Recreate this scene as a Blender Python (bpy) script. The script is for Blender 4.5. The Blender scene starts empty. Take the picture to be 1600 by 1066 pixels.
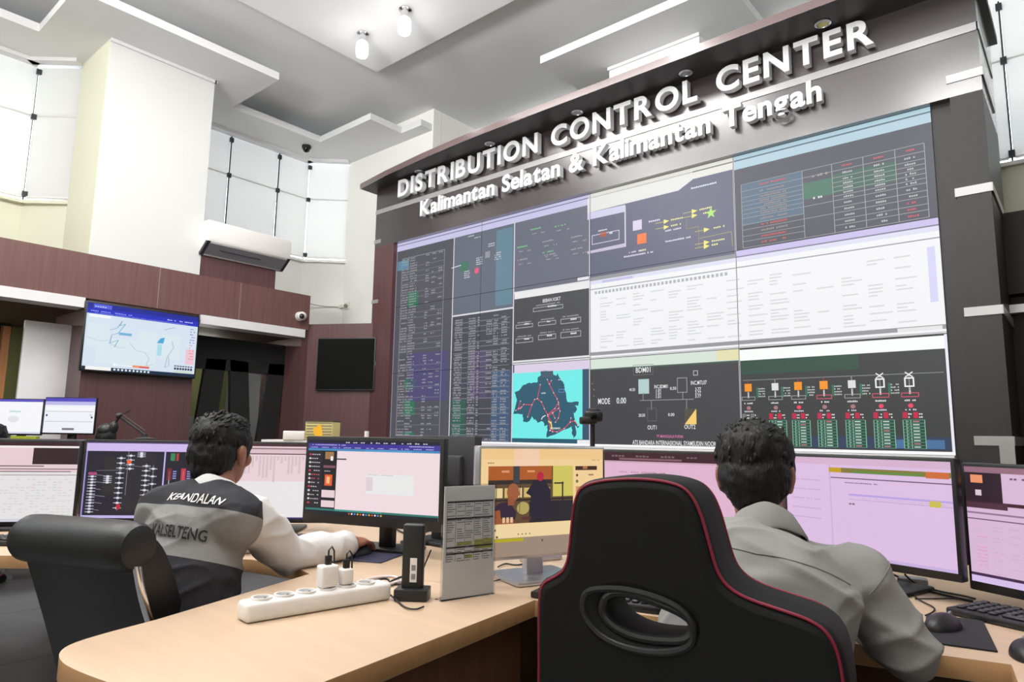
import bpy, bmesh, math, random
import numpy as np
from mathutils import Vector, Matrix, noise
from mathutils.geometry import tessellate_polygon
from mathutils.bvhtree import BVHTree

random.seed(7)
R_ = math.radians
SC = bpy.context.scene
COL = SC.collection

# ------------------------------------------------------------------ camera
FPX = 1067.0
PITCH = math.atan(149 / FPX)
ROLL = R_(0.87)
YAW = R_(40.4)
EYE = 1.17
HEAD = Vector((-math.sin(YAW), math.cos(YAW), 0))      # horizontal heading
SIDE = Vector((math.cos(YAW), math.sin(YAW), 0))       # to the right of it
_f = HEAD * math.cos(PITCH) + Vector((0, 0, math.sin(PITCH)))
_u = -HEAD * math.sin(PITCH) + Vector((0, 0, math.cos(PITCH)))
_r = SIDE * math.cos(ROLL) + _u * math.sin(ROLL)
_u2 = -SIDE * math.sin(ROLL) + _u * math.cos(ROLL)
cam_d = bpy.data.cameras.new('camera')
cam_d.sensor_width = 36.0
cam_d.lens = FPX / 1600 * 36.0
cam_d.clip_start = 0.05
cam = bpy.data.objects.new('camera', cam_d)
COL.objects.link(cam)
m3 = Matrix((_r, _u2, -_f)).transposed()
cam.matrix_world = Matrix.Translation((0, 0, EYE)) @ m3.to_4x4()
SC.camera = cam

SC.view_settings.view_transform = 'Standard'
SC.view_settings.look = 'None'
SC.view_settings.exposure = 0.0
SC.view_settings.gamma = 1.0
SC.view_settings.use_curve_mapping = False

# ------------------------------------------------------------------ daylight and lamps
wd = bpy.data.worlds.new('sky')
wd.use_nodes = True
wd.node_tree.nodes['Background'].inputs['Color'].default_value = (0.86, 0.93, 1.0, 1)
wd.node_tree.nodes['Background'].inputs['Strength'].default_value = 6.5
SC.world = wd


JAR = 21.0        # watts of each jar lamp
PANEL = 12.5     # radiance of the added ceiling fill panels


def area_lamp(name, loc, target, size, power, color=(1, 1, 1), sy=None):
    d = bpy.data.lights.new(name, 'AREA')
    d.energy = power
    d.color = color
    d.shape = 'RECTANGLE'
    d.size = size
    d.size_y = sy or size
    o = bpy.data.objects.new(name, d)
    COL.objects.link(o)
    o.location = loc
    o.rotation_euler = (Vector(target) - Vector(loc)).to_track_quat('-Z', 'Y').to_euler()
    return o


def spot_lamp(name, loc, target, power, angle, blend=0.6, color=(1, 1, 1), radius=0.03):
    d = bpy.data.lights.new(name, 'SPOT')
    d.energy = power
    d.color = color
    d.spot_size = R_(angle)
    d.spot_blend = blend
    d.shadow_soft_size = radius
    o = bpy.data.objects.new(name, d)
    COL.objects.link(o)
    o.location = loc
    o.rotation_euler = (Vector(target) - Vector(loc)).to_track_quat('-Z', 'Y').to_euler()
    return o


# unseen added lights: ceiling uplight, rear fill, and lamps brightening the back room
area_lamp('ceiling_fill_light', (-1.2, -3.4, 2.5), (-2.8, 2.2, 4.9), 3.0, 105, (0.98, 0.99, 1.0), 0.8).data.spread = R_(75)
area_lamp('rear_fill_light', (2.2, -2.0, 4.58), (1.4, -1.2, 0), 1.6, 60, (1.0, 0.98, 0.96))
area_lamp('back_room_light', (-7.6, 1.0, 2.18), (-7.4, 1.2, 0), 0.5, 32, (1.0, 0.97, 0.92))
area_lamp('back_room_light', (-7.55, 3.4, 2.18), (-7.55, 3.4, 0), 0.5, 15, (1.0, 0.97, 0.92))


# ------------------------------------------------------------------ helpers: where things stand
def ray(x, y):
    return _f + _r * ((x - 800) / FPX) - _u2 * ((y - 533) / FPX)


EYEP = Vector((0, 0, EYE))


def at_x(x, y, X):
    d = ray(x, y); return EYEP + d * (X / d.x)


def at_y(x, y, Y):
    d = ray(x, y); return EYEP + d * (Y / d.y)


def at_z(x, y, Z):
    d = ray(x, y); return EYEP + d * ((Z - EYE) / d.z)


def at_v(x, y, v):
    d = ray(x, y); return EYEP + d * (v / d.dot(HEAD))


def W(u, v, z=0.0):
    return SIDE * u + HEAD * v + Vector((0, 0, z))


def uv_of(p):
    return p.dot(SIDE), p.dot(HEAD)


DESK = 0.75


# ------------------------------------------------------------------ materials
def lin(c):
    c = c / 255.0
    return c / 12.92 if c <= 0.04045 else ((c + 0.055) / 1.055) ** 2.4


def rgb(c):
    return (lin(c[0]), lin(c[1]), lin(c[2]), 1.0)


MATS = {}


def mat(name, c, rough=0.6, metal=0.0, var=0.06, scale=8.0, bump=0.0, bscale=60.0, stretch=(1, 1, 1), spec=0.5, coat=0.0):
    if name in MATS:
        return MATS[name]
    m = bpy.data.materials.new(name)
    m.use_nodes = True
    nt = m.node_tree
    b = nt.nodes['Principled BSDF']
    b.inputs['Roughness'].default_value = rough
    b.inputs['Metallic'].default_value = metal
    b.inputs['Specular IOR Level'].default_value = spec
    b.inputs['Coat Weight'].default_value = coat
    b.inputs['Coat Roughness'].default_value = 0.2
    b.inputs['Coat IOR'].default_value = 1.85
    tc = nt.nodes.new('ShaderNodeTexCoord')
    mp = nt.nodes.new('ShaderNodeMapping')
    mp.inputs['Scale'].default_value = stretch
    nt.links.new(tc.outputs['Object'], mp.inputs['Vector'])
    n = nt.nodes.new('ShaderNodeTexNoise')
    n.inputs['Scale'].default_value = scale
    n.inputs['Detail'].default_value = 4
    nt.links.new(mp.outputs['Vector'], n.inputs['Vector'])
    r = nt.nodes.new('ShaderNodeValToRGB')
    base = rgb(c)
    r.color_ramp.elements[0].position = 0.3
    r.color_ramp.elements[1].position = 0.7
    r.color_ramp.elements[0].color = tuple(max(0, x * (1 - var)) for x in base[:3]) + (1,)
    r.color_ramp.elements[1].color = tuple(min(1, x * (1 + var)) for x in base[:3]) + (1,)
    nt.links.new(n.outputs['Fac'], r.inputs['Fac'])
    nt.links.new(r.outputs['Color'], b.inputs['Base Color'])
    if bump:
        n2 = nt.nodes.new('ShaderNodeTexNoise')
        n2.inputs['Scale'].default_value = bscale
        n2.inputs['Detail'].default_value = 5
        nt.links.new(mp.outputs['Vector'], n2.inputs['Vector'])
        bp = nt.nodes.new('ShaderNodeBump')
        bp.inputs['Strength'].default_value = bump
        bp.inputs['Distance'].default_value = 0.01
        nt.links.new(n2.outputs['Fac'], bp.inputs['Height'])
        nt.links.new(bp.outputs['Normal'], b.inputs['Normal'])
    MATS[name] = m
    return m


def emit_mat(name, c, strength):
    if name in MATS:
        return MATS[name]
    m = bpy.data.materials.new(name)
    m.use_nodes = True
    b = m.node_tree.nodes['Principled BSDF']
    b.inputs['Base Color'].default_value = rgb(c)
    b.inputs['Emission Color'].default_value = rgb(c)
    b.inputs['Emission Strength'].default_value = strength
    MATS[name] = m
    return m


def screen_mat():
    if 'lit_screen' in MATS:
        return MATS['lit_screen']
    m = bpy.data.materials.new('lit_screen')
    m.use_nodes = True
    nt = m.node_tree
    b = nt.nodes['Principled BSDF']
    b.inputs['Base Color'].default_value = (0.004, 0.004, 0.004, 1)
    b.inputs['Roughness'].default_value = 0.35
    b.inputs['Specular IOR Level'].default_value = 0.3
    a = nt.nodes.new('ShaderNodeAttribute')
    a.attribute_name = 'Col'
    nt.links.new(a.outputs['Color'], b.inputs['Emission Color'])
    b.inputs['Emission Strength'].default_value = 1.0
    MATS['lit_screen'] = m
    return m


def blind_mat():
    if 'roller_blind_cloth' in MATS:
        return MATS['roller_blind_cloth']
    m = bpy.data.materials.new('roller_blind_cloth')
    m.use_nodes = True
    nt = m.node_tree
    out = nt.nodes['Material Output']
    nt.nodes.remove(nt.nodes['Principled BSDF'])
    d = nt.nodes.new('ShaderNodeBsdfDiffuse')
    t = nt.nodes.new('ShaderNodeBsdfTranslucent')
    d.inputs['Color'].default_value = (0.82, 0.82, 0.80, 1)
    t.inputs['Color'].default_value = (0.75, 0.75, 0.74, 1)
    mx = nt.nodes.new('ShaderNodeMixShader')
    mx.inputs['Fac'].default_value = 0.36
    tc = nt.nodes.new('ShaderNodeTexCoord')
    n = nt.nodes.new('ShaderNodeTexNoise')
    n.inputs['Scale'].default_value = 90
    bp = nt.nodes.new('ShaderNodeBump')
    bp.inputs['Strength'].default_value = 0.08
    nt.links.new(tc.outputs['Object'], n.inputs['Vector'])
    nt.links.new(n.outputs['Fac'], bp.inputs['Height'])
    nt.links.new(bp.outputs['Normal'], d.inputs['Normal'])
    nt.links.new(d.outputs[0], mx.inputs[1])
    nt.links.new(t.outputs[0], mx.inputs[2])
    nt.links.new(mx.outputs[0], out.inputs['Surface'])
    MATS['roller_blind_cloth'] = m
    return m


def tile_mat():
    m = bpy.data.materials.new('grey_floor_tile')
    m.use_nodes = True
    nt = m.node_tree
    b = nt.nodes['Principled BSDF']
    tc = nt.nodes.new('ShaderNodeTexCoord')
    br = nt.nodes.new('ShaderNodeTexBrick')
    br.offset = 0.0
    br.inputs['Scale'].default_value = 1.0
    br.inputs['Brick Width'].default_value = 1.15
    br.inputs['Row Height'].default_value = 1.15
    br.inputs['Mortar Size'].default_value = 0.006
    br.inputs['Color1'].default_value = rgb((104, 104, 106))
    br.inputs['Color2'].default_value = rgb((96, 96, 98))
    br.inputs['Mortar'].default_value = rgb((48, 48, 50))
    mp = nt.nodes.new('ShaderNodeMapping')
    mp.inputs['Location'].default_value = (4.26, -0.9, 0)
    nt.links.new(tc.outputs['Object'], mp.inputs['Vector'])
    nt.links.new(mp.outputs['Vector'], br.inputs['Vector'])
    n = nt.nodes.new('ShaderNodeTexNoise')
    n.inputs['Scale'].default_value = 6
    nt.links.new(tc.outputs['Object'], n.inputs['Vector'])
    mr = nt.nodes.new('ShaderNodeMapRange')
    mr.inputs['To Min'].default_value = 0.3
    mr.inputs['To Max'].default_value = 0.5
    nt.links.new(n.outputs['Fac'], mr.inputs['Value'])
    nt.links.new(mr.outputs['Result'], b.inputs['Roughness'])
    nt.links.new(br.outputs['Color'], b.inputs['Base Color'])
    return m


def wood_mat(name, c, var, rough, axis='z', scale=3.0, spec=0.5, coat=0.0):
    """laminate with fine grain running along one axis"""
    s = {'z': (14, 14, 0.7), 'x': (0.7, 14, 14), 'y': (14, 0.7, 14)}[axis]
    return mat(name, c, rough, 0, var, scale, 0.0, 60, s, spec, coat)


LAM = wood_mat('dark_brown_laminate', (92, 62, 64), 0.16, 0.34)
LAMD = wood_mat('blackish_brown_laminate', (50, 40, 40), 0.05, 0.3, 'x', 3.0, 0.5, 1.0)
LAMM = wood_mat('matt_dark_laminate', (42, 37, 37), 0.06, 0.5, 'z')
LAMK = wood_mat('black_brown_panel', (34, 30, 30), 0.06, 0.55, 'z', 3.0, 0.25)
LAMF = wood_mat('glossy_fascia_laminate', (104, 82, 82), 0.05, 0.25, 'x', 3.0, 0.5, 1.0)
LAMW = wood_mat('beam_brown_laminate', (110, 78, 74), 0.14, 0.38)
DESKTOP = wood_mat('light_maple_top', (190, 164, 138), 0.05, 0.42, 'x', 2.0)
DESKEDGE = wood_mat('maple_edge_band', (178, 136, 92), 0.08, 0.45, 'x', 2.0)
DESKSIDE = wood_mat('brown_desk_panel', (112, 76, 50), 0.12, 0.5, 'z', 2.0)
WHITE = mat('white_wall_paint', (238, 237, 232), 0.85, 0, 0.01, 3)
CREAM = mat('cream_wall_paint', (221, 221, 200), 0.85, 0, 0.015, 3)
CEIL = mat('ceiling_paint', (226, 226, 226), 0.9, 0, 0.01, 2)
TRIMW = mat('satin_white_trim', (226, 224, 226), 0.35, 0, 0.02, 5)
TRIMG = mat('silver_grey_trim', (168, 166, 166), 0.3, 0.35, 0.03, 5)
BLACKP = mat('black_plastic', (26, 26, 28), 0.42, 0, 0.08, 30)
DARKP = mat('charcoal_plastic', (46, 46, 50), 0.5, 0, 0.06, 30)
GREYP = mat('grey_plastic', (130, 130, 134), 0.45, 0, 0.05, 30)
WHITEP = mat('white_plastic', (228, 224, 220), 0.4, 0, 0.02, 30)
SILVER = mat('silver_metal', (196, 196, 200), 0.3, 0.85, 0.03, 20)
CHROME = mat('polished_steel', (220, 220, 222), 0.14, 1.0, 0.02, 20)
LEATHER = mat('black_leather', (17, 17, 19), 0.42, 0, 0.12, 14, 0.08, 220)
FABRIC = mat('black_chair_fabric', (9, 9, 10), 0.7, 0, 0.12, 24, 0.06, 300, (1, 1, 1), 0.3)
RED = mat('red_piping', (126, 18, 46), 0.5, 0, 0.08, 40)
SKIN = mat('skin', (148, 98, 78), 0.5, 0, 0.07, 18, 0.06, 160)
HAIR = mat('black_hair', (12, 11, 12), 0.55, 0, 0.3, 60, 0.5, 160, (1, 1, 0.3), 0.35)
SHIRTL = mat('pale_grey_shirt_cloth', (206, 204, 203), 0.8, 0, 0.04, 9, 0.12, 40)
SHIRTR = mat('grey_shirt_cloth', (134, 133, 130), 0.85, 0, 0.05, 9, 0.14, 40)
VESTD = mat('charcoal_vest_cloth', (25, 24, 30), 0.8, 0, 0.1, 12, 0.15, 60)
VESTG = mat('grey_vest_cloth', (124, 122, 120), 0.75, 0, 0.06, 9, 0.2, 45)
TROUS = mat('black_trousers_cloth', (24, 24, 27), 0.8, 0, 0.1, 12)
SHOE = mat('black_shoe_leather', (18, 18, 18), 0.4)
LETTER = mat('brushed_letter_metal', (232, 232, 234), 0.35, 0.2, 0.03, 12)
PAPER = mat('printed_paper', (240, 240, 240), 0.7, 0, 0.02, 10)
RUBBER = mat('black_cable_rubber', (22, 20, 24), 0.5)
OLIVE = mat('olive_back_wall', (112, 114, 70), 0.85, 0, 0.06, 3)
GREYW = mat('grey_back_wall', (122, 122, 122), 0.85, 0, 0.04, 3)
BLACKW = mat('matt_black_board', (22, 22, 22), 0.7, 0, 0.1, 6)
WOODP = wood_mat('orange_wood_post', (156, 104, 60), 0.15, 0.5)
BLIND = blind_mat()
SCREEN = screen_mat()


# ------------------------------------------------------------------ mesh builder
ROOTM = {}


class MB:
    def __init__(self):
        self.v = []; self.f = []; self.mi = []; self.col = []

    def add(self, verts, faces, mi=0, M=None, col=None):
        o = len(self.v)
        for p in verts:
            p = Vector(p)
            self.v.append(M @ p if M is not None else p)
        for f in faces:
            self.f.append([i + o for i in f]); self.mi.append(mi); self.col.append(col)
        return self

    def box(self, x0, x1, y0, y1, z0, z1, mi=0, M=None):
        v = [(x, y, z) for z in (z0, z1) for y in (y0, y1) for x in (x0, x1)]
        f = [(0, 2, 3, 1), (4, 5, 7, 6), (0, 1, 5, 4), (2, 6, 7, 3), (0, 4, 6, 2), (1, 3, 7, 5)]
        return self.add(v, f, mi, M)

    def rbox(self, x0, x1, y0, y1, z0, z1, r=0.01, seg=3, mi=0, M=None):
        bm = bmesh.new()
        bmesh.ops.create_cube(bm, size=1.0)
        for q in bm.verts:
            q.co = Vector((x0 + (q.co.x + .5) * (x1 - x0), y0 + (q.co.y + .5) * (y1 - y0), z0 + (q.co.z + .5) * (z1 - z0)))
        bmesh.ops.bevel(bm, geom=list(bm.edges) + list(bm.verts), offset=r, segments=seg, profile=0.5, affect='EDGES')
        bm.verts.index_update()
        self.add([q.co.copy() for q in bm.verts], [[q.index for q in f.verts] for f in bm.faces], mi, M)
        bm.free()
        return self

    def prism(self, poly, z0, z1, mi=0, M=None, mi_side=None):
        n = len(poly)
        v = [(p[0], p[1], z0) for p in poly] + [(p[0], p[1], z1) for p in poly]
        area = sum(poly[i][0] * poly[(i + 1) % n][1] - poly[(i + 1) % n][0] * poly[i][1] for i in range(n))
        tr = tessellate_polygon([[Vector((p[0], p[1], 0)) for p in poly]])
        top = []
        for t in tr:
            a, b, c = (Vector((poly[i][0], poly[i][1])) for i in t)
            if (b - a).cross(c - a) < 0:
                t = (t[0], t[2], t[1])
            top.append(t)
        self.add(v, [[i + n for i in t] for t in top] + [list(reversed(t)) for t in top], mi, M)
        s = [(i, (i + 1) % n, (i + 1) % n + n, i + n) for i in range(n)]
        if area < 0:
            s = [tuple(reversed(q)) for q in s]
        return self.add(v, s, mi if mi_side is None else mi_side, M)

    def tube(self, pts, r, seg=10, mi=0, M=None, cap=True):
        pts = [Vector(p) for p in pts]
        rs = r if isinstance(r, (list, tuple)) else [r] * len(pts)
        rings = []
        prev = None
        for i, p in enumerate(pts):
            t = (pts[min(i + 1, len(pts) - 1)] - pts[max(i - 1, 0)])
            t = t.normalized() if t.length > 1e-9 else Vector((0, 0, 1))
            if prev is None:
                a = t.orthogonal().normalized()
            else:
                a = prev - t * prev.dot(t)
                a = a.normalized() if a.length > 1e-6 else t.orthogonal().normalized()
            prev = a
            b = t.cross(a)
            rings.append([p + (a * math.cos(2 * math.pi * k / seg) + b * math.sin(2 * math.pi * k / seg)) * rs[i] for k in range(seg)])
        v = [q for rg in rings for q in rg]
        f = []
        for i in range(len(rings) - 1):
            for k in range(seg):
                f.append((i * seg + k, i * seg + (k + 1) % seg, (i + 1) * seg + (k + 1) % seg, (i + 1) * seg + k))
        if cap:
            f.append(tuple(reversed(range(seg))))
            f.append(tuple((len(rings) - 1) * seg + k for k in range(seg)))
        return self.add(v, f, mi, M)

    def lathe(self, prof, seg=24, mi=0, M=None):
        v = []; f = []
        for (r, z) in prof:
            for k in range(seg):
                a = 2 * math.pi * k / seg
                v.append((r * math.cos(a), r * math.sin(a), z))
        n = len(prof)
        for i in range(n - 1):
            for k in range(seg):
                f.append((i * seg + k, i * seg + (k + 1) % seg, (i + 1) * seg + (k + 1) % seg, (i + 1) * seg + k))
        f.append(tuple(reversed(range(seg))))
        f.append(tuple((n - 1) * seg + k for k in range(seg)))
        return self.add(v, f, mi, M)

    def ell(self, c, rad, rot=None, mi=0, su=20, sv=12, M=None):
        c = Vector(c); v = []; f = []
        for j in range(1, sv):
            th = math.pi * j / sv
            for i in range(su):
                ph = 2 * math.pi * i / su
                p = Vector((rad[0] * math.sin(th) * math.cos(ph), rad[1] * math.sin(th) * math.sin(ph), rad[2] * math.cos(th)))
                v.append(c + (rot @ p if rot else p))
        n = len(v)
        top = Vector((0, 0, rad[2])); v.append(c + (rot @ top if rot else top))
        v.append(c - (rot @ top if rot else top))
        for j in range(sv - 2):
            for i in range(su):
                f.append((j * su + i, (j + 1) * su + i, (j + 1) * su + (i + 1) % su, j * su + (i + 1) % su))
        for i in range(su):
            f.append((n, i, (i + 1) % su))
            f.append((n + 1, (sv - 2) * su + (i + 1) % su, (sv - 2) * su + i))
        return self.add(v, f, mi, M)

    def cap(self, p, q, r1, r2=None, seg=14, mi=0):
        p = Vector(p); q = Vector(q); r2 = r1 if r2 is None else r2
        ax = (q - p)
        L = ax.length
        ax = ax / L if L > 1e-6 else Vector((0, 0, 1))
        pts = []; rs = []
        for k in range(6):
            a = math.pi / 2 * (k + 0.15) / 6
            pts.append(p - ax * r1 * math.cos(a)); rs.append(r1 * math.sin(a))
        pts.append(p); rs.append(r1); pts.append(q); rs.append(r2)
        for k in range(6):
            a = math.pi / 2 * (5.85 - k) / 6
            pts.append(q + ax * r2 * math.cos(a)); rs.append(r2 * math.sin(a))
        return self.tube(pts, rs, seg, mi)

    def build(self, name, mats, parent=None, world=False, bevel=0.0, smooth=True, angle=38, loc=None):
        if not isinstance(mats, (list, tuple)):
            mats = [mats]
        vs = self.v
        if parent is not None and world:
            inv = ROOTM[parent.name].inverted()
            vs = [inv @ p for p in vs]
        if loc is not None:
            L = Vector(loc)
            vs = [p - L for p in vs]
        me = bpy.data.meshes.new(name)
        me.from_pydata([tuple(p) for p in vs], [], self.f)
        for m in mats:
            me.materials.append(m)
        me.polygons.foreach_set('material_index', self.mi)
        if any(c is not None for c in self.col):
            at = me.color_attributes.new('Col', 'FLOAT_COLOR', 'CORNER')
            arr = []
            for f, c in zip(self.f, self.col):
                arr += list(c or (0, 0, 0, 1)) * len(f)
            at.data.foreach_set('color', arr)
        if bevel:
            bm = bmesh.new(); bm.from_mesh(me)
            bmesh.ops.remove_doubles(bm, verts=bm.verts, dist=1e-5)
            es = [e for e in bm.edges if len(e.link_faces) == 2 and e.calc_face_angle(0) > R_(30)]
            bmesh.ops.bevel(bm, geom=es, offset=bevel, segments=2, profile=0.5, affect='EDGES', clamp_overlap=True)
            bm.to_mesh(me); bm.free()
        me.validate()
        me.update()
        if smooth:
            me.polygons.foreach_set('use_smooth', [True] * len(me.polygons))
            me.set_sharp_from_angle(angle=R_(angle))
        o = bpy.data.objects.new(name, me)
        COL.objects.link(o)
        if parent is not None:
            o.parent = parent
        if loc is not None:
            o.location = loc
        ROOTM[o.name] = (ROOTM.get(parent.name, Matrix()) if parent is not None else Matrix()) @ Matrix.Translation(o.location)
        return o


def tag(o, label=None, cat=None, group=None, kind=None):
    if label: o['label'] = label
    if cat: o['category'] = cat
    if group: o['group'] = group
    if kind: o['kind'] = kind
    return o


def thing(name, label, cat, loc=(0, 0, 0), rz=0.0, group=None):
    o = bpy.data.objects.new(name, None)
    COL.objects.link(o)
    o.empty_display_size = 0.1
    o.location = loc
    o.rotation_euler = (0, 0, rz)
    ROOTM[o.name] = Matrix.Translation(loc) @ Matrix.Rotation(rz, 4, 'Z')
    return tag(o, label, cat, group)


def struct(name, mb, mats, **k):
    return tag(mb.build(name, mats, **k), kind='structure')


def rigid(name, mb, mats, label, cat, loc, group=None, **k):
    return tag(mb.build(name, mats, loc=loc, **k), label, cat, group)


def copy_tree(o, parent=None):
    c = o.copy()
    COL.objects.link(c)
    if parent is not None:
        c.parent = parent
    for ch in list(o.children):
        copy_tree(ch, c)
    return c


def chaikin(pts, n=2, closed=True):
    for _ in range(n):
        out = []
        N = len(pts)
        for i in range(N if closed else N - 1):
            a = Vector(pts[i]); b = Vector(pts[(i + 1) % N])
            out += [a * .75 + b * .25, a * .25 + b * .75]
        if not closed:
            out = [Vector(pts[0])] + out + [Vector(pts[-1])]
        pts = out
    return pts


def eval_mesh(data_obj, mods=()):
    COL.objects.link(data_obj)
    for fn in mods:
        fn(data_obj)
    dg = bpy.context.evaluated_depsgraph_get()
    dg.update()
    me = bpy.data.meshes.new_from_object(data_obj.evaluated_get(dg))
    d = data_obj.data
    bpy.data.objects.remove(data_obj)
    return me


TXT = {}


def text_geo(s, offset=0.0, extrude=0.0, res=4):
    k = (s, offset, extrude, res)
    if k in TXT:
        return TXT[k]
    cu = bpy.data.curves.new('txt', 'FONT')
    cu.body = s
    cu.size = 1.0
    cu.offset = offset
    cu.extrude = extrude
    cu.resolution_u = res
    o = bpy.data.objects.new('txt', cu)
    me = eval_mesh(o)
    v = [p.co.copy() for p in me.vertices]
    f = [list(p.vertices) for p in me.polygons]
    bpy.data.meshes.remove(me)
    bpy.data.curves.remove(cu)
    TXT[k] = (v, f)
    return TXT[k]


# ------------------------------------------------------------------ screens: what they show
class Canvas:
    def __init__(self):
        self.items = []

    def poly(self, pts, c, L=0):
        self.items.append(([(float(a), float(b)) for a, b in pts], rgb(c), L)); return self

    def rect(self, x0, y0, x1, y1, c, L=0):
        return self.poly([(x0, y0), (x1, y0), (x1, y1), (x0, y1)], c, L)

    def line(self, p, q, w, c, L=1):
        dx, dy = q[0] - p[0], q[1] - p[1]
        l = math.hypot(dx, dy) or 1
        nx, ny = -dy / l * w / 2, dx / l * w / 2
        return self.poly([(p[0] + nx, p[1] + ny), (p[0] - nx, p[1] - ny), (q[0] - nx, q[1] - ny), (q[0] + nx, q[1] + ny)], c, L)

    def pline(self, pts, w, c, L=1):
        for a, b in zip(pts, pts[1:]):
            self.line(a, b, w, c, L)
        return self

    def frame(self, x0, y0, x1, y1, w, c, L=1):
        self.rect(x0, y0, x1, y0 + w, c, L); self.rect(x0, y1 - w, x1, y1, c, L)
        self.rect(x0, y0, x0 + w, y1, c, L); self.rect(x1 - w, y0, x1, y1, c, L)
        return self

    def disc(self, x, y, rx, ry, c, L=1, n=12):
        return self.poly([(x + rx * math.cos(2 * math.pi * k / n), y + ry * math.sin(2 * math.pi * k / n)) for k in range(n)], c, L)

    def dash(self, x, y, w, h, c, L=2, seg=None):
        """a short word rendered as small strokes"""
        n = seg or max(2, int(w / (h * 0.9)))
        for k in range(n):
            if random.random() < 0.12:
                continue
            a = x + w * k / n
            self.rect(a, y, a + w / n * 0.72, y + h * random.uniform(0.7, 1.0), c, L)
        return self

    def text(self, s, x, y, h, c, L=3, align='l', w=None):
        v, f = text_geo(s, 0.012, 0, 2)
        xs = [p.x for p in v]; x0, x1 = min(xs), max(xs)
        sx = h / 0.7 if w is None else w / (x1 - x0)
        sy = h / 0.7
        ox = x - (x0 * sx if align == 'l' else (x0 + x1) / 2 * sx)
        for q in f:
            self.items.append(([(ox + v[i].x * sx, y + v[i].y * sy) for i in q], rgb(c), L))
        return self

    @staticmethod
    def clip(pts, x0, y0, x1, y1):
        for ax, lim, sg in ((0, x0, 1), (0, x1, -1), (1, y0, 1), (1, y1, -1)):
            out = []
            for i in range(len(pts)):
                a, b = pts[i], pts[(i + 1) % len(pts)]
                ia, ib = (a[ax] - lim) * sg >= 0, (b[ax] - lim) * sg >= 0
                if ia:
                    out.append(a)
                if ia != ib:
                    t = (lim - a[ax]) / (b[ax] - a[ax])
                    out.append((a[0] + (b[0] - a[0]) * t, a[1] + (b[1] - a[1]) * t))
            pts = out
            if len(pts) < 3:
                return None
        return pts

    def emit(self, mb, box, fn, gain=1.0, step=0.00025, mi=0):
        """box: clip rectangle; fn(x, y, depth) -> local 3D point"""
        for pts, c, L in self.items:
            tri = [pts] if len(pts) <= 4 else [[pts[i] for i in t] for t in tessellate_polygon([[Vector((p[0], p[1], 0)) for p in pts]])]
            for t in tri:
                q = self.clip(t, *box)
                if not q:
                    continue
                a = sum(q[i][0] * q[(i + 1) % len(q)][1] - q[(i + 1) % len(q)][0] * q[i][1] for i in range(len(q)))
                if abs(a) < 1e-9:
                    continue
                if a < 0:
                    q = q[::-1]
                mb.add([fn(x, y, (L + 1) * step) for x, y in q], [list(range(len(q)))], mi, None,
                       (c[0] * gain, c[1] * gain, c[2] * gain, 1))


# ================================================================== THE ROOM
ZC = 4.62          # low ceiling
XB, YA = -6.4, 5.15
BEAM0, BEAM1 = 2.27, 2.65

fl = MB(); fl.box(-9.2, 4.6, -5.2, 7.4, -0.12, 0.0)
struct('floor', fl, tile_mat())

# low perimeter ceiling with a stepped tray opening
tray = [(-6.79, -1.5), (-6.79, 1.52), (-5.89, 1.52), (-5.88, 3.30), (-6.80, 3.30), (-6.80, 4.40), (-5.85, 4.40), (-5.85, 4.85), (-5.52, 4.85), (-5.52, 5.55),
        (-3.69, 5.55), (-3.69, 4.68), (-1.87, 4.68), (-1.87, 5.55), (1.6, 5.55), (1.6, -1.5), (3.2, -1.5), (3.2, -3.6), (-5.4, -3.6), (-5.4, -1.5)]
outer = [(-9.2, -5.2), (4.6, -5.2), (4.6, 7.4), (-9.2, 7.4)]


def ring_slab(outer, inner, z0, z1):
    mb = MB()
    o3 = [Vector((p[0], p[1], 0)) for p in outer]
    i3 = [Vector((p[0], p[1], 0)) for p in inner]
    tr = tessellate_polygon([o3, i3])
    allp = o3 + i3
    for z in (z0, z1):
        mb.add([(p.x, p.y, z) for p in allp], [list(t) for t in tr])
    for L in (outer, inner):
        n = len(L)
        mb.add([(p[0], p[1], z0) for p in L] + [(p[0], p[1], z1) for p in L], [(i, (i + 1) % n, (i + 1) % n + n, i + n) for i in range(n)])
    return mb


struct('ceiling', ring_slab(outer, tray, ZC, ZC + 0.075), CEIL, smooth=False)
c2 = MB(); c2.box(-9.2, 4.6, -5.2, 7.4, 4.88, 5.0)
struct('ceiling', c2, CEIL, smooth=False)
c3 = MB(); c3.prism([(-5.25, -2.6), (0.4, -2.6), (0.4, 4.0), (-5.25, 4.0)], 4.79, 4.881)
struct('ceiling', c3, mat('lamplit_ceiling_tone', (246, 246, 246), 0.9, 0, 0.01, 2), smooth=False)  # paler than the surrounding ceiling: lamplight on the slab put into its colour


pb = MB(); pb.box(-5.8, 1.9, 5.72, 5.76, ZC + .07, 4.885)
struct('ceiling', pb, CEIL, smooth=False)


def wall_run(name, pts, z0, z1, m, th=0.12, side=1):
    """upright wall slabs along a plan polyline; th is laid on the outer side"""
    mb = MB()
    for a, b in zip(pts, pts[1:]):
        a = Vector(a); b = Vector(b)
        d = (b - a).normalized()
        n = Vector((-d.y, d.x)) * th * side
        mb.prism([a, b, b + n, a + n], z0, z1)
    return struct(name, mb, m, smooth=False)


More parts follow.
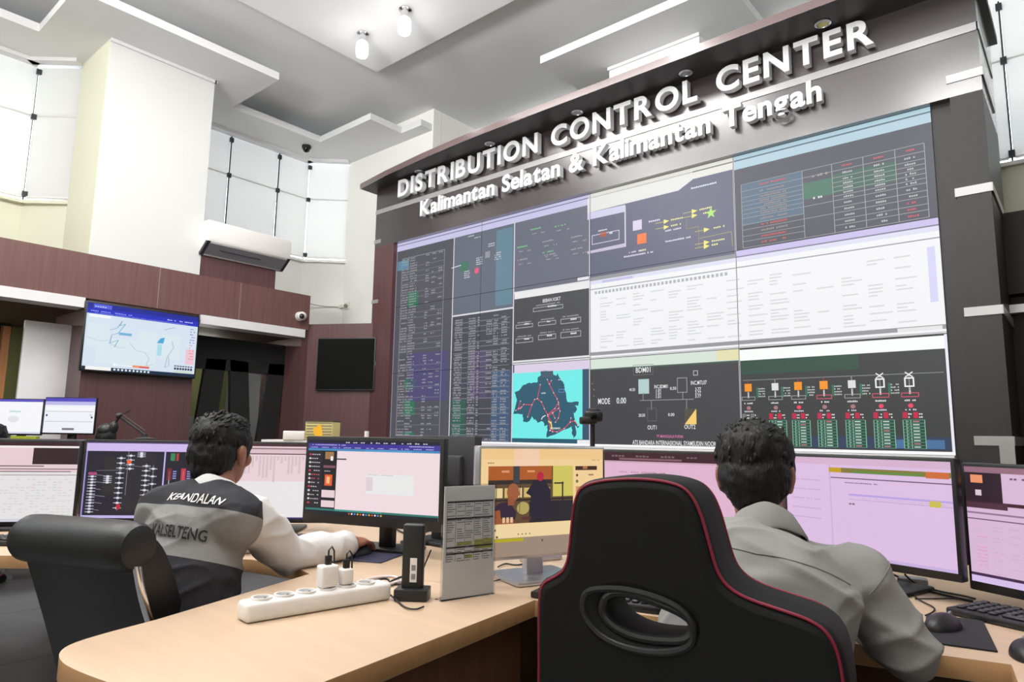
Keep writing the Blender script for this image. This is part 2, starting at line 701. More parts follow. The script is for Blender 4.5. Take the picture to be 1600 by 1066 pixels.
# far wall (behind the big display)
wall_run('wall_front', [(-7.06, 5.02), (-5.5, 5.02)], 0, 4.885, WHITE)
wall_run('wall_front', [(-5.5, 5.145), (-5.5, 6.2)], 0, 4.885, WHITE)
wall_run('wall_front', [(-5.5, 6.2), (-3.6, 6.2), (-3.23, 5.85), (-3.23, 5.3)], 0, 4.885, CREAM)
pb = MB(); pb.box(-3.23, -2.33, YA, 6.3, BEAM1, ZC)
struct('pillar', pb, WHITE, smooth=False)
wall_run('wall_front', [(-2.33, 5.3), (-2.33, 5.88), (-2.03, 6.2), (4.6, 6.2)], 0, 3.28, CREAM)
pb = MB(); pb.box(-0.6, 4.6, 5.05, 6.15, BEAM0 - 0.2, 2.58)
struct('beam', pb, LAMK, smooth=False)
pb = MB(); pb.box(-0.6, 4.6, 5.02, 5.2, 1.95, 2.0)
struct('trim_1', pb, TRIMG, smooth=False)
pb = MB(); pb.box(-0.6, 4.6, 5.1, 5.3, 0, 1.95); pb.box(-0.6, 4.6, 5.15, 5.3, 2.0, 2.08)
struct('wall_front', pb, LAMK, smooth=False)
# rear, right
pb = MB(); pb.box(-9.2, 4.6, -5.2, -5.05, 0, 5)
struct('wall_back', pb, CREAM, smooth=False)
pb = MB(); pb.box(4.45, 4.6, -5.2, 7.4, 0, 5)
struct('wall_right', pb, CREAM, smooth=False)
pb = MB(); pb.box(4.40, 4.46, -5.0, 6.1, 0, 2.65)
struct('wall_right', pb, LAM, smooth=False)

# left wall: pillar, bays, beam
pb = MB(); pb.box(-7.6, XB, 1.97, 2.91, BEAM1, ZC)
struct('pillar', pb, mat('soft_white_pillar_paint', (213, 213, 211), .85, 0, .01, 3), smooth=False)
pb = MB(); pb.box(-7.1, XB - 0.004, 1.962, 1.972, BEAM1, ZC)
struct('wall_left', pb, CREAM, smooth=False)
wall_run('wall_left', [(-7.45, -5.1), (-7.45, 1.70), (-7.1, 2.0), (-7.1, 2.9)], BEAM1, 3.27, CREAM, 0.12, 1)
wall_run('wall_left', [(-7.45, 2.85), (-7.45, 4.66), (-7.06, 5.05)], 2.0, 3.33, WHITE, 0.12, 1)
pb = MB(); pb.box(-7.6, XB, -5.1, 4.13, BEAM0, BEAM1)
for Y in (0.1, 1.3, 2.55, 3.33):
    pb.box(XB - 0.01, XB + 0.0015, Y, Y + 0.004, BEAM0, BEAM1, 1)
struct('beam', pb, [LAMW, TRIMG], smooth=False)
pb = MB(); pb.box(-7.6, XB + 0.001, 4.128, 4.131, BEAM0, BEAM1)
for i, (a, b) in enumerate(((-5.1, 1.97), (2.95, 4.08))):
    t = MB(); t.box(XB - 0.18, XB + 0.015, a, b, BEAM0 - 0.085, BEAM0)
    struct('trim_%d' % (i + 2), t, TRIMW, smooth=False)
pb = MB(); pb.box(-7.2, XB - 0.015, 2.0, 2.93, 0, BEAM0)
struct('wall_left', pb, LAM, smooth=False)
pb = MB(); pb.box(-7.2, XB - 0.02, 4.06, 4.14, 0, BEAM0)
struct('wall_left', pb, LAM, smooth=False)
# room beyond the openings
pb = MB(); pb.box(-8.35, -8.25, -5.1, 6, 0, 1.35, 1); pb.box(-8.35, -8.25, -5.1, 6, 1.35, 3, 0)
struct('wall_left', pb, [OLIVE, GREYW], smooth=False)
pb = MB(); pb.box(-8.3, -7.2, 2.4, 2.5, 0, 2.27); pb.box(-8.3, -6.9, 4.2, 4.3, 0, 2.27)
struct('wall_left', pb, GREYW, smooth=False)
pb = MB(); pb.box(-8.3, -6.5, -5.1, 4.2, 2.19, 2.26)
struct('ceiling', pb, mat('brown_soffit', (88, 62, 46), 0.6), smooth=False)

# diagonal corner panel
D0 = Vector((-6.42, 4.14)); D1 = Vector((-5.60, 4.60))
dn = Vector((D1.y - D0.y, -(D1.x - D0.x))).normalized()
mb = MB(); mb.prism([D0, D1, D1 + Vector((0, .45)), D0 + Vector((0, .45))], 0, 2.34)
struct('wall_front', mb, LAM, smooth=False)

# windows: roller blinds in the bays
def blind_panel(mb, p, q, z0, z1, gap=0.007):
    p = Vector(p); q = Vector(q)
    d = (q - p).normalized()
    p = p + d * gap; q = q - d * gap
    n = Vector((d.y, -d.x)) * 0.004
    mb.prism([p, q, q + n, p + n], z0, z1)
    zs = z0 + (z1 - z0) * .62
    mb.prism([p - n, q - n, q + n * 1.6, p + n * 1.6], zs - .006, zs + .006)


def bay_window(name, pts, z0, z1, n_in):
    w = thing(name, None, None, (pts[0][0], pts[0][1], z0))
    del_keys = [k for k in ('label', 'category') if k in w.keys()]
    w['kind'] = 'structure'
    for a, b in zip(pts, pts[1:]):
        mb = MB(); blind_panel(mb, a, b, z0 + 0.03, z1)
        mb.build('blind', BLIND, w, world=True, smooth=False)
    fr = MB()
    for i_, p in enumerate(pts):
        straight = 0 < i_ < len(pts) - 1 and abs((Vector(pts[i_]) - Vector(pts[i_ - 1])).normalized().dot((Vector(pts[i_ + 1]) - Vector(pts[i_])).normalized())) > .99
        P = Vector(p) + Vector(n_in) * (0.012 if straight else -0.03)
        fr.box(P.x - 0.006, P.x + 0.006, P.y - 0.006, P.y + 0.006, z0, z1)
    fr.build('mullion', DARKP, w, world=True)
    rl = MB()
    for a, b in zip(pts, pts[1:]):
        A = Vector((a[0], a[1], 0)) + Vector((n_in[0], n_in[1], 0)) * 0.01
        B = Vector((b[0], b[1], 0)) + Vector((n_in[0], n_in[1], 0)) * 0.01
        d = (B - A).normalized() * 0.02
        for z, r in ((z0 + 0.03, 0.012),):
            rl.tube([A + d + Vector((0, 0, z)), B - d + Vector((0, 0, z))], r, 8)
    rl.build('bottom_rail', WHITEP, w, world=True)
    bk = MB()
    for p in pts[1:-1]:
        for z in (z0 + 0.06, z0 + (z1 - z0) * 0.62, z1 - 0.05):
            c = Vector((p[0], p[1], z)) + Vector((n_in[0], n_in[1], 0)) * 0.012
            bk.box(c.x - .02, c.x + .02, c.y - .02, c.y + .02, z - .025, z + .025)
    bk.build('blind_bracket', DARKP, w, world=True)
    sill = MB()
    for a, b in zip(pts, pts[1:]):
        A = Vector(a); B = Vector(b); d = (B - A).normalized(); n = Vector((-d.y, d.x))
        sill.prism([A - n * .03, B - n * .03, B + n * .1, A + n * .1], z0 - 0.03, z0)
    sill.build('window_sill', CREAM if name == 'window_1' else WHITE, w, world=True, smooth=False)
    return w


bay_window('window_1', [(-7.43, -1.2), (-7.43, 0.2), (-7.43, 1.70), (-7.1, 2.0)], 3.27, ZC - 0.03, (1, 0))
bay_window('window_2', [(-7.43, 2.93), (-7.43, 3.62), (-7.43, 4.24), (-7.43, 4.67), (-7.05, 5.04)], 3.33, ZC - 0.03, (1, 0))
bay_window('window_3', [(-2.31, 5.88), (-2.03, 6.18), (-1.2, 6.18), (-0.32, 6.18), (0.6, 6.18), (1.6, 6.18)], 3.28, ZC - 0.03, (0, -1))
# curtain rail mouldings along the low ceiling over the bays
t = MB()
t.box(-7.42, -7.32, 2.93, 4.66, ZC - 0.035, ZC)
t.prism([(-7.40, 4.62), (-7.02, 5.0), (-6.97, 4.93), (-7.33, 4.58)], ZC - 0.035, ZC)
t.box(-7.42, -7.32, -3, 1.68, ZC - 0.035, ZC)
t.prism([(-7.40, 1.64), (-7.06, 1.94), (-7.0, 1.88), (-7.34, 1.58)], ZC - 0.035, ZC)
struct('trim_4', t, TRIMW, smooth=False)
t = MB(); t.box(XB - 0.002, XB + 0.02, 1.96, 2.92, ZC - 0.03, ZC); t.box(-7.5, XB + 0.02, 2.905, 2.93, ZC - 0.03, ZC)
t.box(-3.24, -2.32, YA - 0.02, YA + 0.002, ZC - 0.03, ZC)
struct('trim_5', t, TRIMW, smooth=False)

# ================================================================== VIDEO WALL
YF = 4.5
XL, XR, ZB, ZT = -5.485, -0.605, 1.10, 3.17
sur = thing('video_wall_surround', 'dark brown glossy surround with silver trim strips framing the big display wall', 'wall unit', (-3.0, 4.9, 0))
mb = MB(); mb.box(-5.80, -0.34, YF, 5.3, ZT, 3.82)
mb.build('header', LAMD, sur, world=True, smooth=False)
for nm, a, b in (('left', -5.80, XL), ('right', -0.50, -0.34)):
    mb = MB(); mb.box(a, b, YF, 5.3, 0, ZT)
    if nm == 'right':
        mb.box(XR, -0.50, YF + 0.06, 5.3, 0, ZT)
    mb.build('column', LAMM if nm == 'right' else LAM, sur, world=True, smooth=False)
mb = MB(); mb.box(XL, XR, YF + 0.005, 5.3, 0, ZB - 0.035)
mb.build('base_panel', LAM, sur, world=True, smooth=False)
mb = MB(); mb.box(XL, XR, YF + 0.12, 5.3, ZB, ZT)
mb.build('back_panel', BLACKW, sur, world=True, smooth=False)
mb = MB(); mb.box(XL, XR, YF - 0.012, YF + 0.1, ZB - 0.035, ZB)
mb.build('bottom_rail', TRIMW, sur, world=True, smooth=False)


def cornice_poly():
    pts = [(-5.92, 5.32), (-5.92, 4.36), (-5.4, 4.285), (-4.8, 4.225), (-4.2, 4.185), (-3.4, 4.17), (-0.30, 4.15), (-0.30, 5.32)]
    return pts


mb = MB(); mb.prism(cornice_poly(), 3.82, 3.876)
mb.build('cornice', LAMM, sur, world=True, smooth=False)
mb = MB(); cpz = cornice_poly()[1:7]
for a, b_ in zip(cpz, cpz[1:]):
    mb.add([(a[0], a[1] - .003, 3.819), (b_[0], b_[1] - .003, 3.819), (b_[0], b_[1] - .003, 3.877), (a[0], a[1] - .003, 3.877), (a[0], a[1] + .002, 3.819), (b_[0], b_[1] + .002, 3.819), (b_[0], b_[1] + .002, 3.877), (a[0], a[1] + .002, 3.877)],
           [(0, 1, 2, 3), (3, 2, 6, 7), (1, 0, 4, 5), (5, 4, 7, 6)])
mb.build('fascia', LAMF, sur, world=True, smooth=False)
for (a, b, z) in ((-5.803, -0.337, 3.535),):
    mb = MB(); mb.box(a, b, YF - 0.006, YF + 0.01, z, z + 0.05); mb.box(-0.345, -0.333, YF - .006, 5.2, z, z + .05)
    mb.build('trim_strip', TRIMG, sur, world=True, smooth=False)
for z in (3.255, 2.565, 1.87, 1.16):
    mb = MB(); mb.box(-0.51, -0.333, YF - 0.006, YF + 0.05, z, z + 0.05); mb.box(-0.345, -0.33, YF, 5.1, z, z + .05)
    mb.build('trim_strip', TRIMG, sur, world=True, smooth=False)
for z in (3.21, 2.55, 1.88):
    mb = MB(); mb.box(-5.808, -5.70, YF - 0.006, YF + 0.02, z, z + 0.04)
    mb.build('trim_strip', TRIMG, sur, world=True, smooth=False)
mb = MB(); mb.box(-0.40, -0.333, YF - .008, YF + .02, 0.6, 1.165)
mb.build('trim_strip', TRIMG, sur, world=True, smooth=False)
DL = [(-5.03, 4.42), (-4.02, 4.37), (-3.05, 4.365), (-2.08, 4.355), (-1.13, 4.35)]
for i, (x, y) in enumerate(DL):
    mb = MB()
    M = Matrix.Translation((x, y, 3.82))
    mb.lathe([(0.046, 0.0), (0.05, -0.006), (0.036, -0.010), (0.034, -0.004)], 24, 0, M)
    mb.lathe([(0.033, -0.006), (0.033, -0.0075)], 20, 1, M)
    mb.build('downlight', [SILVER, GREYP if i != 4 else mat('yellowed_lens', (190, 180, 110), 0.4)], sur, world=True)

# --- what the displays show, drawn in wall metres (x, z)
def wp(px, py):
    p = at_y(px, py, 4.55); return (p.x, p.z)


cv = Canvas()
BG = (62, 62, 66)
cA, cB, cC, cD = -4.63, -3.86, -3.05, -1.825
LAV = (196, 188, 226)
r1, r2 = 2.43, 1.79
# row backgrounds; washed-out viewing haze is put into the top-row colours
cv.rect(XL, ZB, cA, ZT, (84, 84, 92), 0)
cv.rect(cA, 2.30, cB, ZT, (100, 108, 122), 0)
cv.rect(cA, ZB, cB, 2.30, (74, 74, 84), 0)
cv.rect(cB, r1, cC, ZT, (104, 108, 122), 0)
cv.rect(cB, r2, cC, r1, (72, 72, 76), 0)
cv.rect(cC, r1, cD, ZT, (98, 100, 124), 0)
cv.rect(cD, r1, XR, ZT, (78, 80, 92), 0)
cv.rect(cC, r2, XR, r1, (240, 240, 242), 0)
cv.rect(cB, ZB, cC, r2, (58, 84, 108), 0)
cv.rect(cC, ZB, cD, r2, (68, 68, 72), 0)
cv.rect(cD, ZB, XR, r2, (60, 61, 62), 0)
# title bars across the top
cv.rect(XL, ZT - 0.09, cC, ZT, (200, 196, 230), 1)
cv.rect(XL, ZT - 0.035, cC, ZT - 0.027, (110, 110, 130), 2)
cv.rect(cC, ZT - 0.09, cD, ZT, (226, 226, 218), 1)
cv.rect(cC, ZT - 0.04, cD, ZT - 0.03, (120, 124, 120), 2)
cv.rect(cD, ZT - 0.10, XR, ZT, (176, 204, 218), 1)
cv.rect(cD, ZT - 0.04, XR, ZT - 0.03, (90, 110, 125), 2)
# window edges
for x in (cA, cB, cC):
    cv.rect(x - 0.006, ZB, x + 0.006, ZT - 0.09 if x != cC else ZT, (216, 206, 220), 3)
cv.rect(cD - 0.005, ZB, cD + 0.005, ZT, (226, 216, 222), 3)
cv.rect(XL, ZB, XL + 0.01, ZT - .09, (160, 160, 176), 3)
cv.rect(XR - 0.016, ZB, XR, r2, (236, 232, 244), 4)
# left table
def rows(x0, x1, z0, z1, n, cols, lc, skip=0.0):
    ys = [z0 + (z1 - z0) * k / n for k in range(n + 1)]
    for y in ys:
        if random.random() > skip:
            cv.rect(x0, y - 0.002, x1, y + 0.002, lc, 2)
    for k in range(n):
        h = (z1 - z0) / n
        for cx, w, c, pr in cols:
            for j in range(2 if h > 0.035 else 1):
                if random.random() < pr:
                    cv.dash(x0 + (x1 - x0) * cx, ys[k] + h * (0.12 + .45 * j), w, min(h * 0.28, .013), c, 3)


WT = (158, 158, 164)
GN = (96, 190, 130)
rows(XL + 0.09, cA - 0.13, ZB + 0.06, ZT - 0.18, 34,
     [(0.02, .1, WT, .75), (0.2, .08, WT, .9), (0.33, .03, WT, .7), (0.58, .05, WT, .55), (0.72, .06, WT, .35), (0.87, .06, WT, .3)], (128, 128, 136), 0.25)
cv.frame(XL + 0.09, ZB + 0.06, cA - 0.13, ZT - 0.18, 0.005, (160, 160, 168), 2)
for (z0, z1) in ((2.46, 2.62), (1.62, 1.72), (1.36, 1.52), (1.17, 1.2)):
    cv.rect(XL + 0.2, z0, XL + 0.36, z1, (54, 116, 90), 1)
cv.rect(XL + 0.02, ZT - 0.3, XL + 0.2, ZT - 0.2, (96, 136, 160), 1)
cv.rect(XL + 0.25, 1.5, cA - 0.04, 1.98, (84, 78, 118), 1)
# second table
rows(cA + 0.03, cB - 0.04, ZB + 0.03, 2.27, 24,
     [(0.02, .1, WT, .95), (0.28, .09, WT, .9), (0.44, .03, WT, .8), (0.6, .07, WT, .4), (0.72, .06, WT, .8), (0.86, .07, WT, .75)], (150, 150, 156), 0.05)
cv.rect(cA + 0.02, 1.16, cA + 0.2, 1.5, (52, 96, 84), 1)
cv.rect(cB - 0.25, 1.1, cB - 0.02, 1.75, (70, 92, 122), 1)
cv.rect(cA + 0.25, 1.5, cB - 0.3, 1.95, (86, 78, 108), 1)
cv.rect(cA, 2.295, cB, 2.31, (220, 220, 226), 3)
# diagram, second column top
for (px, py, n) in ((729, 425, 4), (748, 404, 4), (777, 396, 4), (745, 372, 1), (767, 382, 2), (735, 370, 1)):
    x, z = wp(px, py)
    for k in range(n):
        cv.dash(x - 0.03, z - 0.02 * k, 0.08, 0.011, (214, 208, 214), 3)
x, z = wp(745, 423); cv.disc(x, z, 0.03, 0.03, (230, 90, 130), 3)
x, z = wp(762, 398); cv.rect(x - .03, z - .03, x + .03, z + .03, (150, 150, 156), 2)
x, z = wp(709, 417); cv.line((x - .03, z - .01), (x + .1, z), 0.008, (220, 220, 226), 3)
cv.rect(cA + .08, 2.72, cA + .2, 2.82, (72, 120, 100), 1)
cv.rect(cB - .22, 2.34, cB - .02, 3.05, (100, 132, 150), 1)
# third column, top window: small green headed boxes
for (px, py, c) in ((836, 359, (120, 190, 140)), (874, 354, (120, 200, 140)), (855, 378, WT), (900, 371, WT), (855, 395, (120, 190, 140)), (815, 407, WT), (858, 399, WT), (900, 390, WT), (815, 387, (120, 200, 140))):
    x, z = wp(px, py)
    cv.dash(x - .05, z, .12, .014, c, 3); cv.dash(x - .03, z - .04, .05, .012, (210, 110, 100) if random.random() < .3 else WT, 3); cv.dash(x + .07, z - .045, .04, .012, WT, 3)
cv.rect(cB, r1 - .0, cC, r1 + .012, (224, 224, 228), 3)
cv.rect(cB + .01, r1 - .055, cC, r1, (232, 232, 232), 3)
cv.rect(cC - .12, r1 + .02, cC - .01, r1 + .045, (230, 226, 236), 3)
# third column, middle window: seven value boxes
def vbox(px0, py0, px1, py1, val=True):
    x0, z0 = wp(px0, py1); x1, z1 = wp(px1, py0)
    cv.frame(x0, z0, x1, z1, .006, (170, 170, 178), 3)
    cv.dash(x0 + (x1 - x0) * .1, z1 + .012, (x1 - x0) * .8, .012, WT, 3)
    cv.dash(x0 + (x1 - x0) * .5, z0 + .025, (x1 - x0) * .3, .016, (230, 230, 230), 3)


vbox(833, 475, 880, 488); vbox(806, 505, 833, 514); vbox(841, 500, 869, 510); vbox(876, 495, 908, 507)
vbox(806, 527, 833, 537); vbox(841, 521, 869, 532); vbox(876, 516, 908, 529)
x, z = wp(862, 471); cv.text('BEBAN KSKT', x, z, .03, (226, 226, 226), 3, 'c', .19)
cv.rect(cB, r2, cC, r2 + .035, (226, 226, 228), 3); cv.rect(cB, r2 + .012, cC, r2 + .02, (130, 130, 136), 4)
cv.rect(cB + .02, r2 - .075, cC, r2 - .0, (218, 206, 228), 3)
# map window
mx0, mz0 = cB + .0, ZB + .055
mx1, mz1 = cC - .07, r2 - .07
cv.rect(mx0, mz0, mx1, mz1, (116, 236, 232), 2)


def mp(ix, iy):
    """position inside the map window from a 0..1 grid"""
    return (mx0 + (mx1 - mx0) * ix, mz1 - (mz1 - mz0) * iy)


land = [(.42, .0), (.60, .0), (.61, .07), (.65, .08), (.67, .03), (.68, .09), (.72, .16), (.76, .22), (.76, .28), (.80, .47), (.95, .47), (.95, .52), (.90, .53), (.93, .58), (.90, .63), (.88, .6),
        (.90, .72), (.96, .82), (.93, .84), (.9, .8), (.92, .93), (.885, 1.0), (.86, .9), (.86, .82), (.70, .90), (.52, .985), (.52, .9), (.53, .8), (.48, .82), (.47, .76), (.44, .74), (.38, .77), (.36, .72),
        (.33, .73), (.30, .67), (.27, .74), (.22, .76), (.17, .745), (.165, .64), (.10, .63), (.02, .63), (.05, .53), (.075, .42), (.05, .33), (.03, .30), (.10, .28), (.18, .19), (.24, .17), (.30, .17), (.38, .16), (.385, .08), (.42, .07)]
jag = []
for i in range(len(land)):
    a, b = land[i], land[(i + 1) % len(land)]
    jag.append(a)
    for t in (.35, .7):
        jag.append((a[0] + (b[0] - a[0]) * t + random.uniform(-.008, .008), a[1] + (b[1] - a[1]) * t + random.uniform(-.008, .008)))
cv.poly([mp(*p) for p in jag], (50, 92, 112), 3)
cv.rect(*mp(.44, .1), *mp(.6, .02), (74, 92, 110), 4)
net = [[(.06, .58), (.13, .55), (.18, .49), (.30, .50), (.34, .42), (.38, .41), (.42, .2)], [(.30, .5), (.24, .68)], [(.38, .41), (.44, .46), (.48, .56), (.53, .65), (.58, .76), (.6, .9)],
       [(.52, .13), (.55, .2), (.61, .33), (.66, .42), (.68, .5), (.70, .6), (.68, .7), (.64, .76)], [(.55, .2), (.58, .15)], [(.68, .47), (.63, .56), (.53, .65)], [(.68, .56), (.6, .62), (.53, .67)],
       [(.56, .88), (.66, .9), (.76, .85), (.84, .76), (.9, .74), (.94, .81)], [(.84, .76), (.85, .7)], [(.53, .65), (.57, .88)], [(.13, .44), (.1, .55), (.15, .53)], [(.6, .63), (.63, .7)]]
for l in net:
    cv.pline([mp(*p) for p in l], .0065, (226, 74, 96), 5)
    for p in l:
        x, z = mp(*p); cv.disc(x, z, .005, .005, (238, 226, 230), 6, 8)
cv.pline([mp(.54, .74), mp(.58, .78), mp(.59, .86)], .012, (236, 226, 120), 6)
cv.pline([mp(.44, .72), mp(.46, .68), mp(.5, .66)], .008, (230, 236, 240), 6)
cv.dash(*mp(.42, .34), .06, .012, (200, 210, 214), 6); cv.dash(*mp(.66, .15), .05, .01, (200, 210, 214), 6)
cv.frame(*mp(.68, .33), *mp(.76, .28), .004, (120, 140, 220), 6)
cv.text('BANJARMASIN', *mp(.57, .86), .014, (240, 240, 236), 6, 'l', .1)
cv.rect(cB, ZB + .02, cC, ZB + .055, (44, 92, 110), 3); cv.rect(XL, ZB, XR, ZB + .02, (250, 250, 252), 5)
cv.rect(cC - .12, ZB + .02, cC, ZB + .05, (235, 235, 240), 4)
# fourth column top: browser window and process diagram
cv.poly([wp(918, 309), wp(1082, 268), wp(1082, 281), wp(1060, 298), wp(918, 333)], (226, 226, 224), 2)
sx1 = wp(977, 345)[0]
cv.poly([wp(918, 333), wp(977, 320), wp(977, 331), wp(918, 344)], (208, 204, 232), 3)
cv.rect(sx1 - .006, wp(977, 386)[1], sx1 + .006, wp(977, 322)[1], (214, 210, 220), 4)
cv.poly([wp(918, 393), wp(977, 380), wp(977, 386), wp(918, 397)], (200, 190, 214), 4)
bx0, bz0 = wp(925, 383); bx1, bz1 = wp(968, 359)
cv.frame(bx0, bz0, bx1, bz1, .006, (214, 208, 224), 4)
cv.dash(bx0 + .06, bz1 + .02, .1, .012, (230, 226, 234), 4)
cv.rect(bx0 + .08, bz0 + .05, bx0 + .14, bz0 + .09, (170, 90, 60), 4); cv.dash(bx0 + .17, bz0 + .06, .03, .02, (230, 226, 234), 4)
x, z = wp(996, 352); cv.rect(x - .04, z - .04, x + .04, z + .04, (216, 210, 232), 4); cv.dash(x + .1, z, .1, .016, (220, 214, 232), 4)
x, z = wp(1003, 373); cv.rect(x - .04, z - .04, x + .04, z + .04, (244, 124, 60), 4); cv.dash(x - .03, z - .1, .07, .016, (220, 214, 180), 4)
for (px, py, w) in ((1041, 346, .1), (1041, 355, .1), (1085, 330, .1), (1085, 337, .1), (1104, 359, .1), (1104, 379, .1), (1104, 385, .05)):
    x, z = wp(px, py)
    cv.poly([(x - .02, z + .018), (x + .025, z), (x - .02, z - .018)], (240, 230, 120), 4)
    cv.line((x - .09, z), (x - .02, z), .006, (180, 176, 110), 4)
    cv.dash(x + .04, z - .004, w, .014, (232, 226, 150), 4)
sx, sz = wp(1111, 333)
cv.poly([(sx + (.045 if k % 2 == 0 else .018) * math.sin(math.pi * k / 5), sz + (.045 if k % 2 == 0 else .018) * math.cos(math.pi * k / 5)) for k in range(10)], (176, 226, 120), 5)
cv.dash(wp(1037, 363)[0], wp(1037, 363)[1], .16, .014, (222, 216, 234), 4); cv.dash(wp(1040, 379)[0], wp(1040, 379)[1], .22, .014, (222, 216, 234), 4)
cv.dash(wp(975, 403)[0], wp(975, 403)[1], .26, .014, (222, 216, 234), 4); cv.dash(wp(983, 396)[0], wp(983, 396)[1], .12, .012, (222, 216, 234), 4)
cv.dash(wp(1080, 296)[0], wp(1080, 296)[1], .2, .014, (222, 230, 240), 4)
cv.pline([wp(1073, 343), wp(1073, 358), wp(1092, 354), wp(1092, 389)], .005, (150, 140, 90), 4)
cv.pline([wp(1092, 373), wp(1143, 362), wp(1145, 385)], .005, (170, 160, 96), 4)
cv.rect(cC, r1, XR, r1 + .03, (150, 150, 156), 4); cv.rect(cC, r1 - .03, XR, r1, (222, 220, 240), 4); cv.rect(cC + .12, r1 - .03, cC + .4, r1 - .01, (196, 190, 226), 5)
# fifth column top: values table
tx0, tx1 = wp(1161, 380)[0], wp(1442, 200)[0]
tz0, tz1 = r1 + .06, ZT - .22
colx = [tx0, tx0 + (tx1 - tx0) * .37, tx0 + (tx1 - tx0) * .535, tx0 + (tx1 - tx0) * .70, tx0 + (tx1 - tx0) * .86, tx1]
rh = [0, .11, .21, .28, .345, .41, .475, .54, .64, .72, .82, .9, 1.0]
for x in colx:
    cv.rect(x - .002, tz0, x + .002, tz1, (166, 166, 168), 4)
for i, q in enumerate(rh):
    z = tz1 - (tz1 - tz0) * q
    cv.rect(colx[0], z - .002, colx[1], z + .002, (150, 150, 152), 4)
    cv.rect(colx[2], z - .002, colx[5], z + .002, (158, 158, 160), 4)
    if i in (0, 1, 7, 9, 12):
        cv.rect(colx[1], z - .002, colx[2], z + .002, (158, 158, 160), 4)
    if i < len(rh) - 1:
        zc = tz1 - (tz1 - tz0) * (q + rh[i + 1]) / 2 - .006
        red = i == 0
        cv.dash(colx[0] + .13, zc, .18, .014, (196, 84, 84) if i in (0, 8, 10, 11) else (150, 136, 130), 5)
        for k in (2, 3, 4):
            xx = (colx[k] + colx[k + 1]) / 2
            cv.dash(xx - .03, zc, .06, .013, (206, 84, 100) if red or (k == 4 and i > 8) else (188, 188, 190), 5)
cv.rect(colx[1], tz1 - .2, colx[2], tz1 - .09, (66, 116, 98), 1)
cv.rect(colx[2], tz1 - .2, colx[4], tz1 - .07, (60, 100, 88), 1)
cv.rect(colx[0], tz1 - .3, colx[1], tz1, (84, 108, 130), 1)
cv.dash((colx[1] + colx[2]) / 2 - .03, tz1 - .06, .1, .016, (170, 160, 150), 5); cv.dash((colx[1] + colx[2]) / 2 - .03, tz0 + .25, .06, .016, (226, 226, 226), 5)
# white spreadsheet window across two columns
cv.rect(cD - .0, r1 - .0, XR, r1 + .05, (200, 190, 232), 5); cv.rect(cD, r1 + .0, XR, r1 + .008, (120, 116, 140), 6)
cv.rect(cC, r1 - .075, XR, r1 - .068, (150, 150, 154), 5)
for k in range(34):
    cv.rect(cC + .05 + k * .033, r1 - .115, cC + .07 + k * .033, r1 - .092, (176, 176, 182), 4)
for k in range(19):
    z = r1 - .16 - k * .022
    for x in np.arange(cC + .1, XR - .2, .15):
        if random.random() < .5:
            cv.rect(x, z, x + random.uniform(.05, .13), z + .009, (214, 214, 220), 3)
cv.rect(XR - .07, r1 - .45, XR - .03, r1 - .12, (214, 210, 244), 4)
cv.rect(cC, r2 + .028, XR, r2 + .055, (150, 150, 152), 4); cv.rect(cC, r2, XR, r2 + .014, (196, 196, 198), 4)
cv.rect(XR - .25, r2 + .028, XR - .02, r2 + .05, (226, 226, 226), 5)
# lower window: mode diagram
cv.rect(cC, r2 - .08, cD, r2, (214, 226, 216), 3); cv.rect(cC, r2 - .09, cD, r2 - .08, (70, 96, 84), 3)
cv.rect(cD - .16, r2 - .075, cD, r2, (228, 222, 176), 4)
cv.rect(cD, r2 - .085, XR, r2 - .01, (246, 250, 248), 3)
def T(s, px, py, h, c=(232, 232, 232), w=None):
    x, z = wp(px, py); cv.text(s, x, z - h / 2, h, c, 4, 'c', w)


T('BDM01', 1005, 578, .04, w=.125); x, z = wp(1005, 578); cv.frame(x - .085, z - .04, x + .085, z + .04, .004, (110, 110, 116), 3)
T('MODE', 944, 627, .045, w=.11); T('0.00', 971, 626, .045, w=.085)
x, z = wp(1006, 604); cv.rect(x - .045, z - .055, x + .045, z + .055, (176, 206, 204), 4)
T('INC.BDM01', 1033, 604, .026, w=.11)
for k in range(3):
    T('1.01', 1029, 610 + 5 * k, .022, w=.04); T('3.77', 1091, 608 + 5.5 * k, .022, w=.045)
T('INC.MTL07', 1092, 598, .028, w=.12)
x, z = wp(1066, 602); cv.frame(x - .04, z - .055, x + .04, z + .055, .006, (150, 150, 156), 4)
x, z = wp(1087, 583); cv.frame(x - .018, z - .018, x + .018, z + .018, .005, (190, 190, 190), 4)
cv.pline([wp(1000, 626), wp(1084, 624)], .005, (150, 150, 156), 4)
for a, b in (((1005, 613), (1005, 626)), ((1067, 612), (1067, 625)), ((1018, 626), (1018, 641)), ((1073, 625), (1073, 642))):
    cv.line(wp(*a), wp(*b), .005, (150, 150, 156), 4)
x, z = wp(1019, 648); cv.frame(x - .04, z - .05, x + .04, z + .05, .006, (96, 96, 100), 4)
x, z = wp(1079, 651); cv.poly([(x - .045, z - .055), (x + .045, z - .055), (x + .045, z + .055)], (244, 206, 116), 4); cv.poly([(x - .045, z - .055), (x + .045, z + .055), (x - .045, z + .055)], (84, 78, 70), 4)
T('OUT1', 1019, 668, .03, w=.075); T('OUT2', 1078, 667, .03, w=.085)
T('40.50', 988, 609, .022, w=.05); T('0.50', 1052, 607, .022, w=.05); T('20.50', 1003, 649, .022, w=.055); T('0.00', 1049, 648, .022, w=.05)
T('PT MANGGALA PURNA', 1047, 682, .02, (216, 120, 170), w=.21)
T('ATS BANDARA INTERNASIONAL SYAMSUDIN NOOR', 1051, 692.5, .032, w=.66)
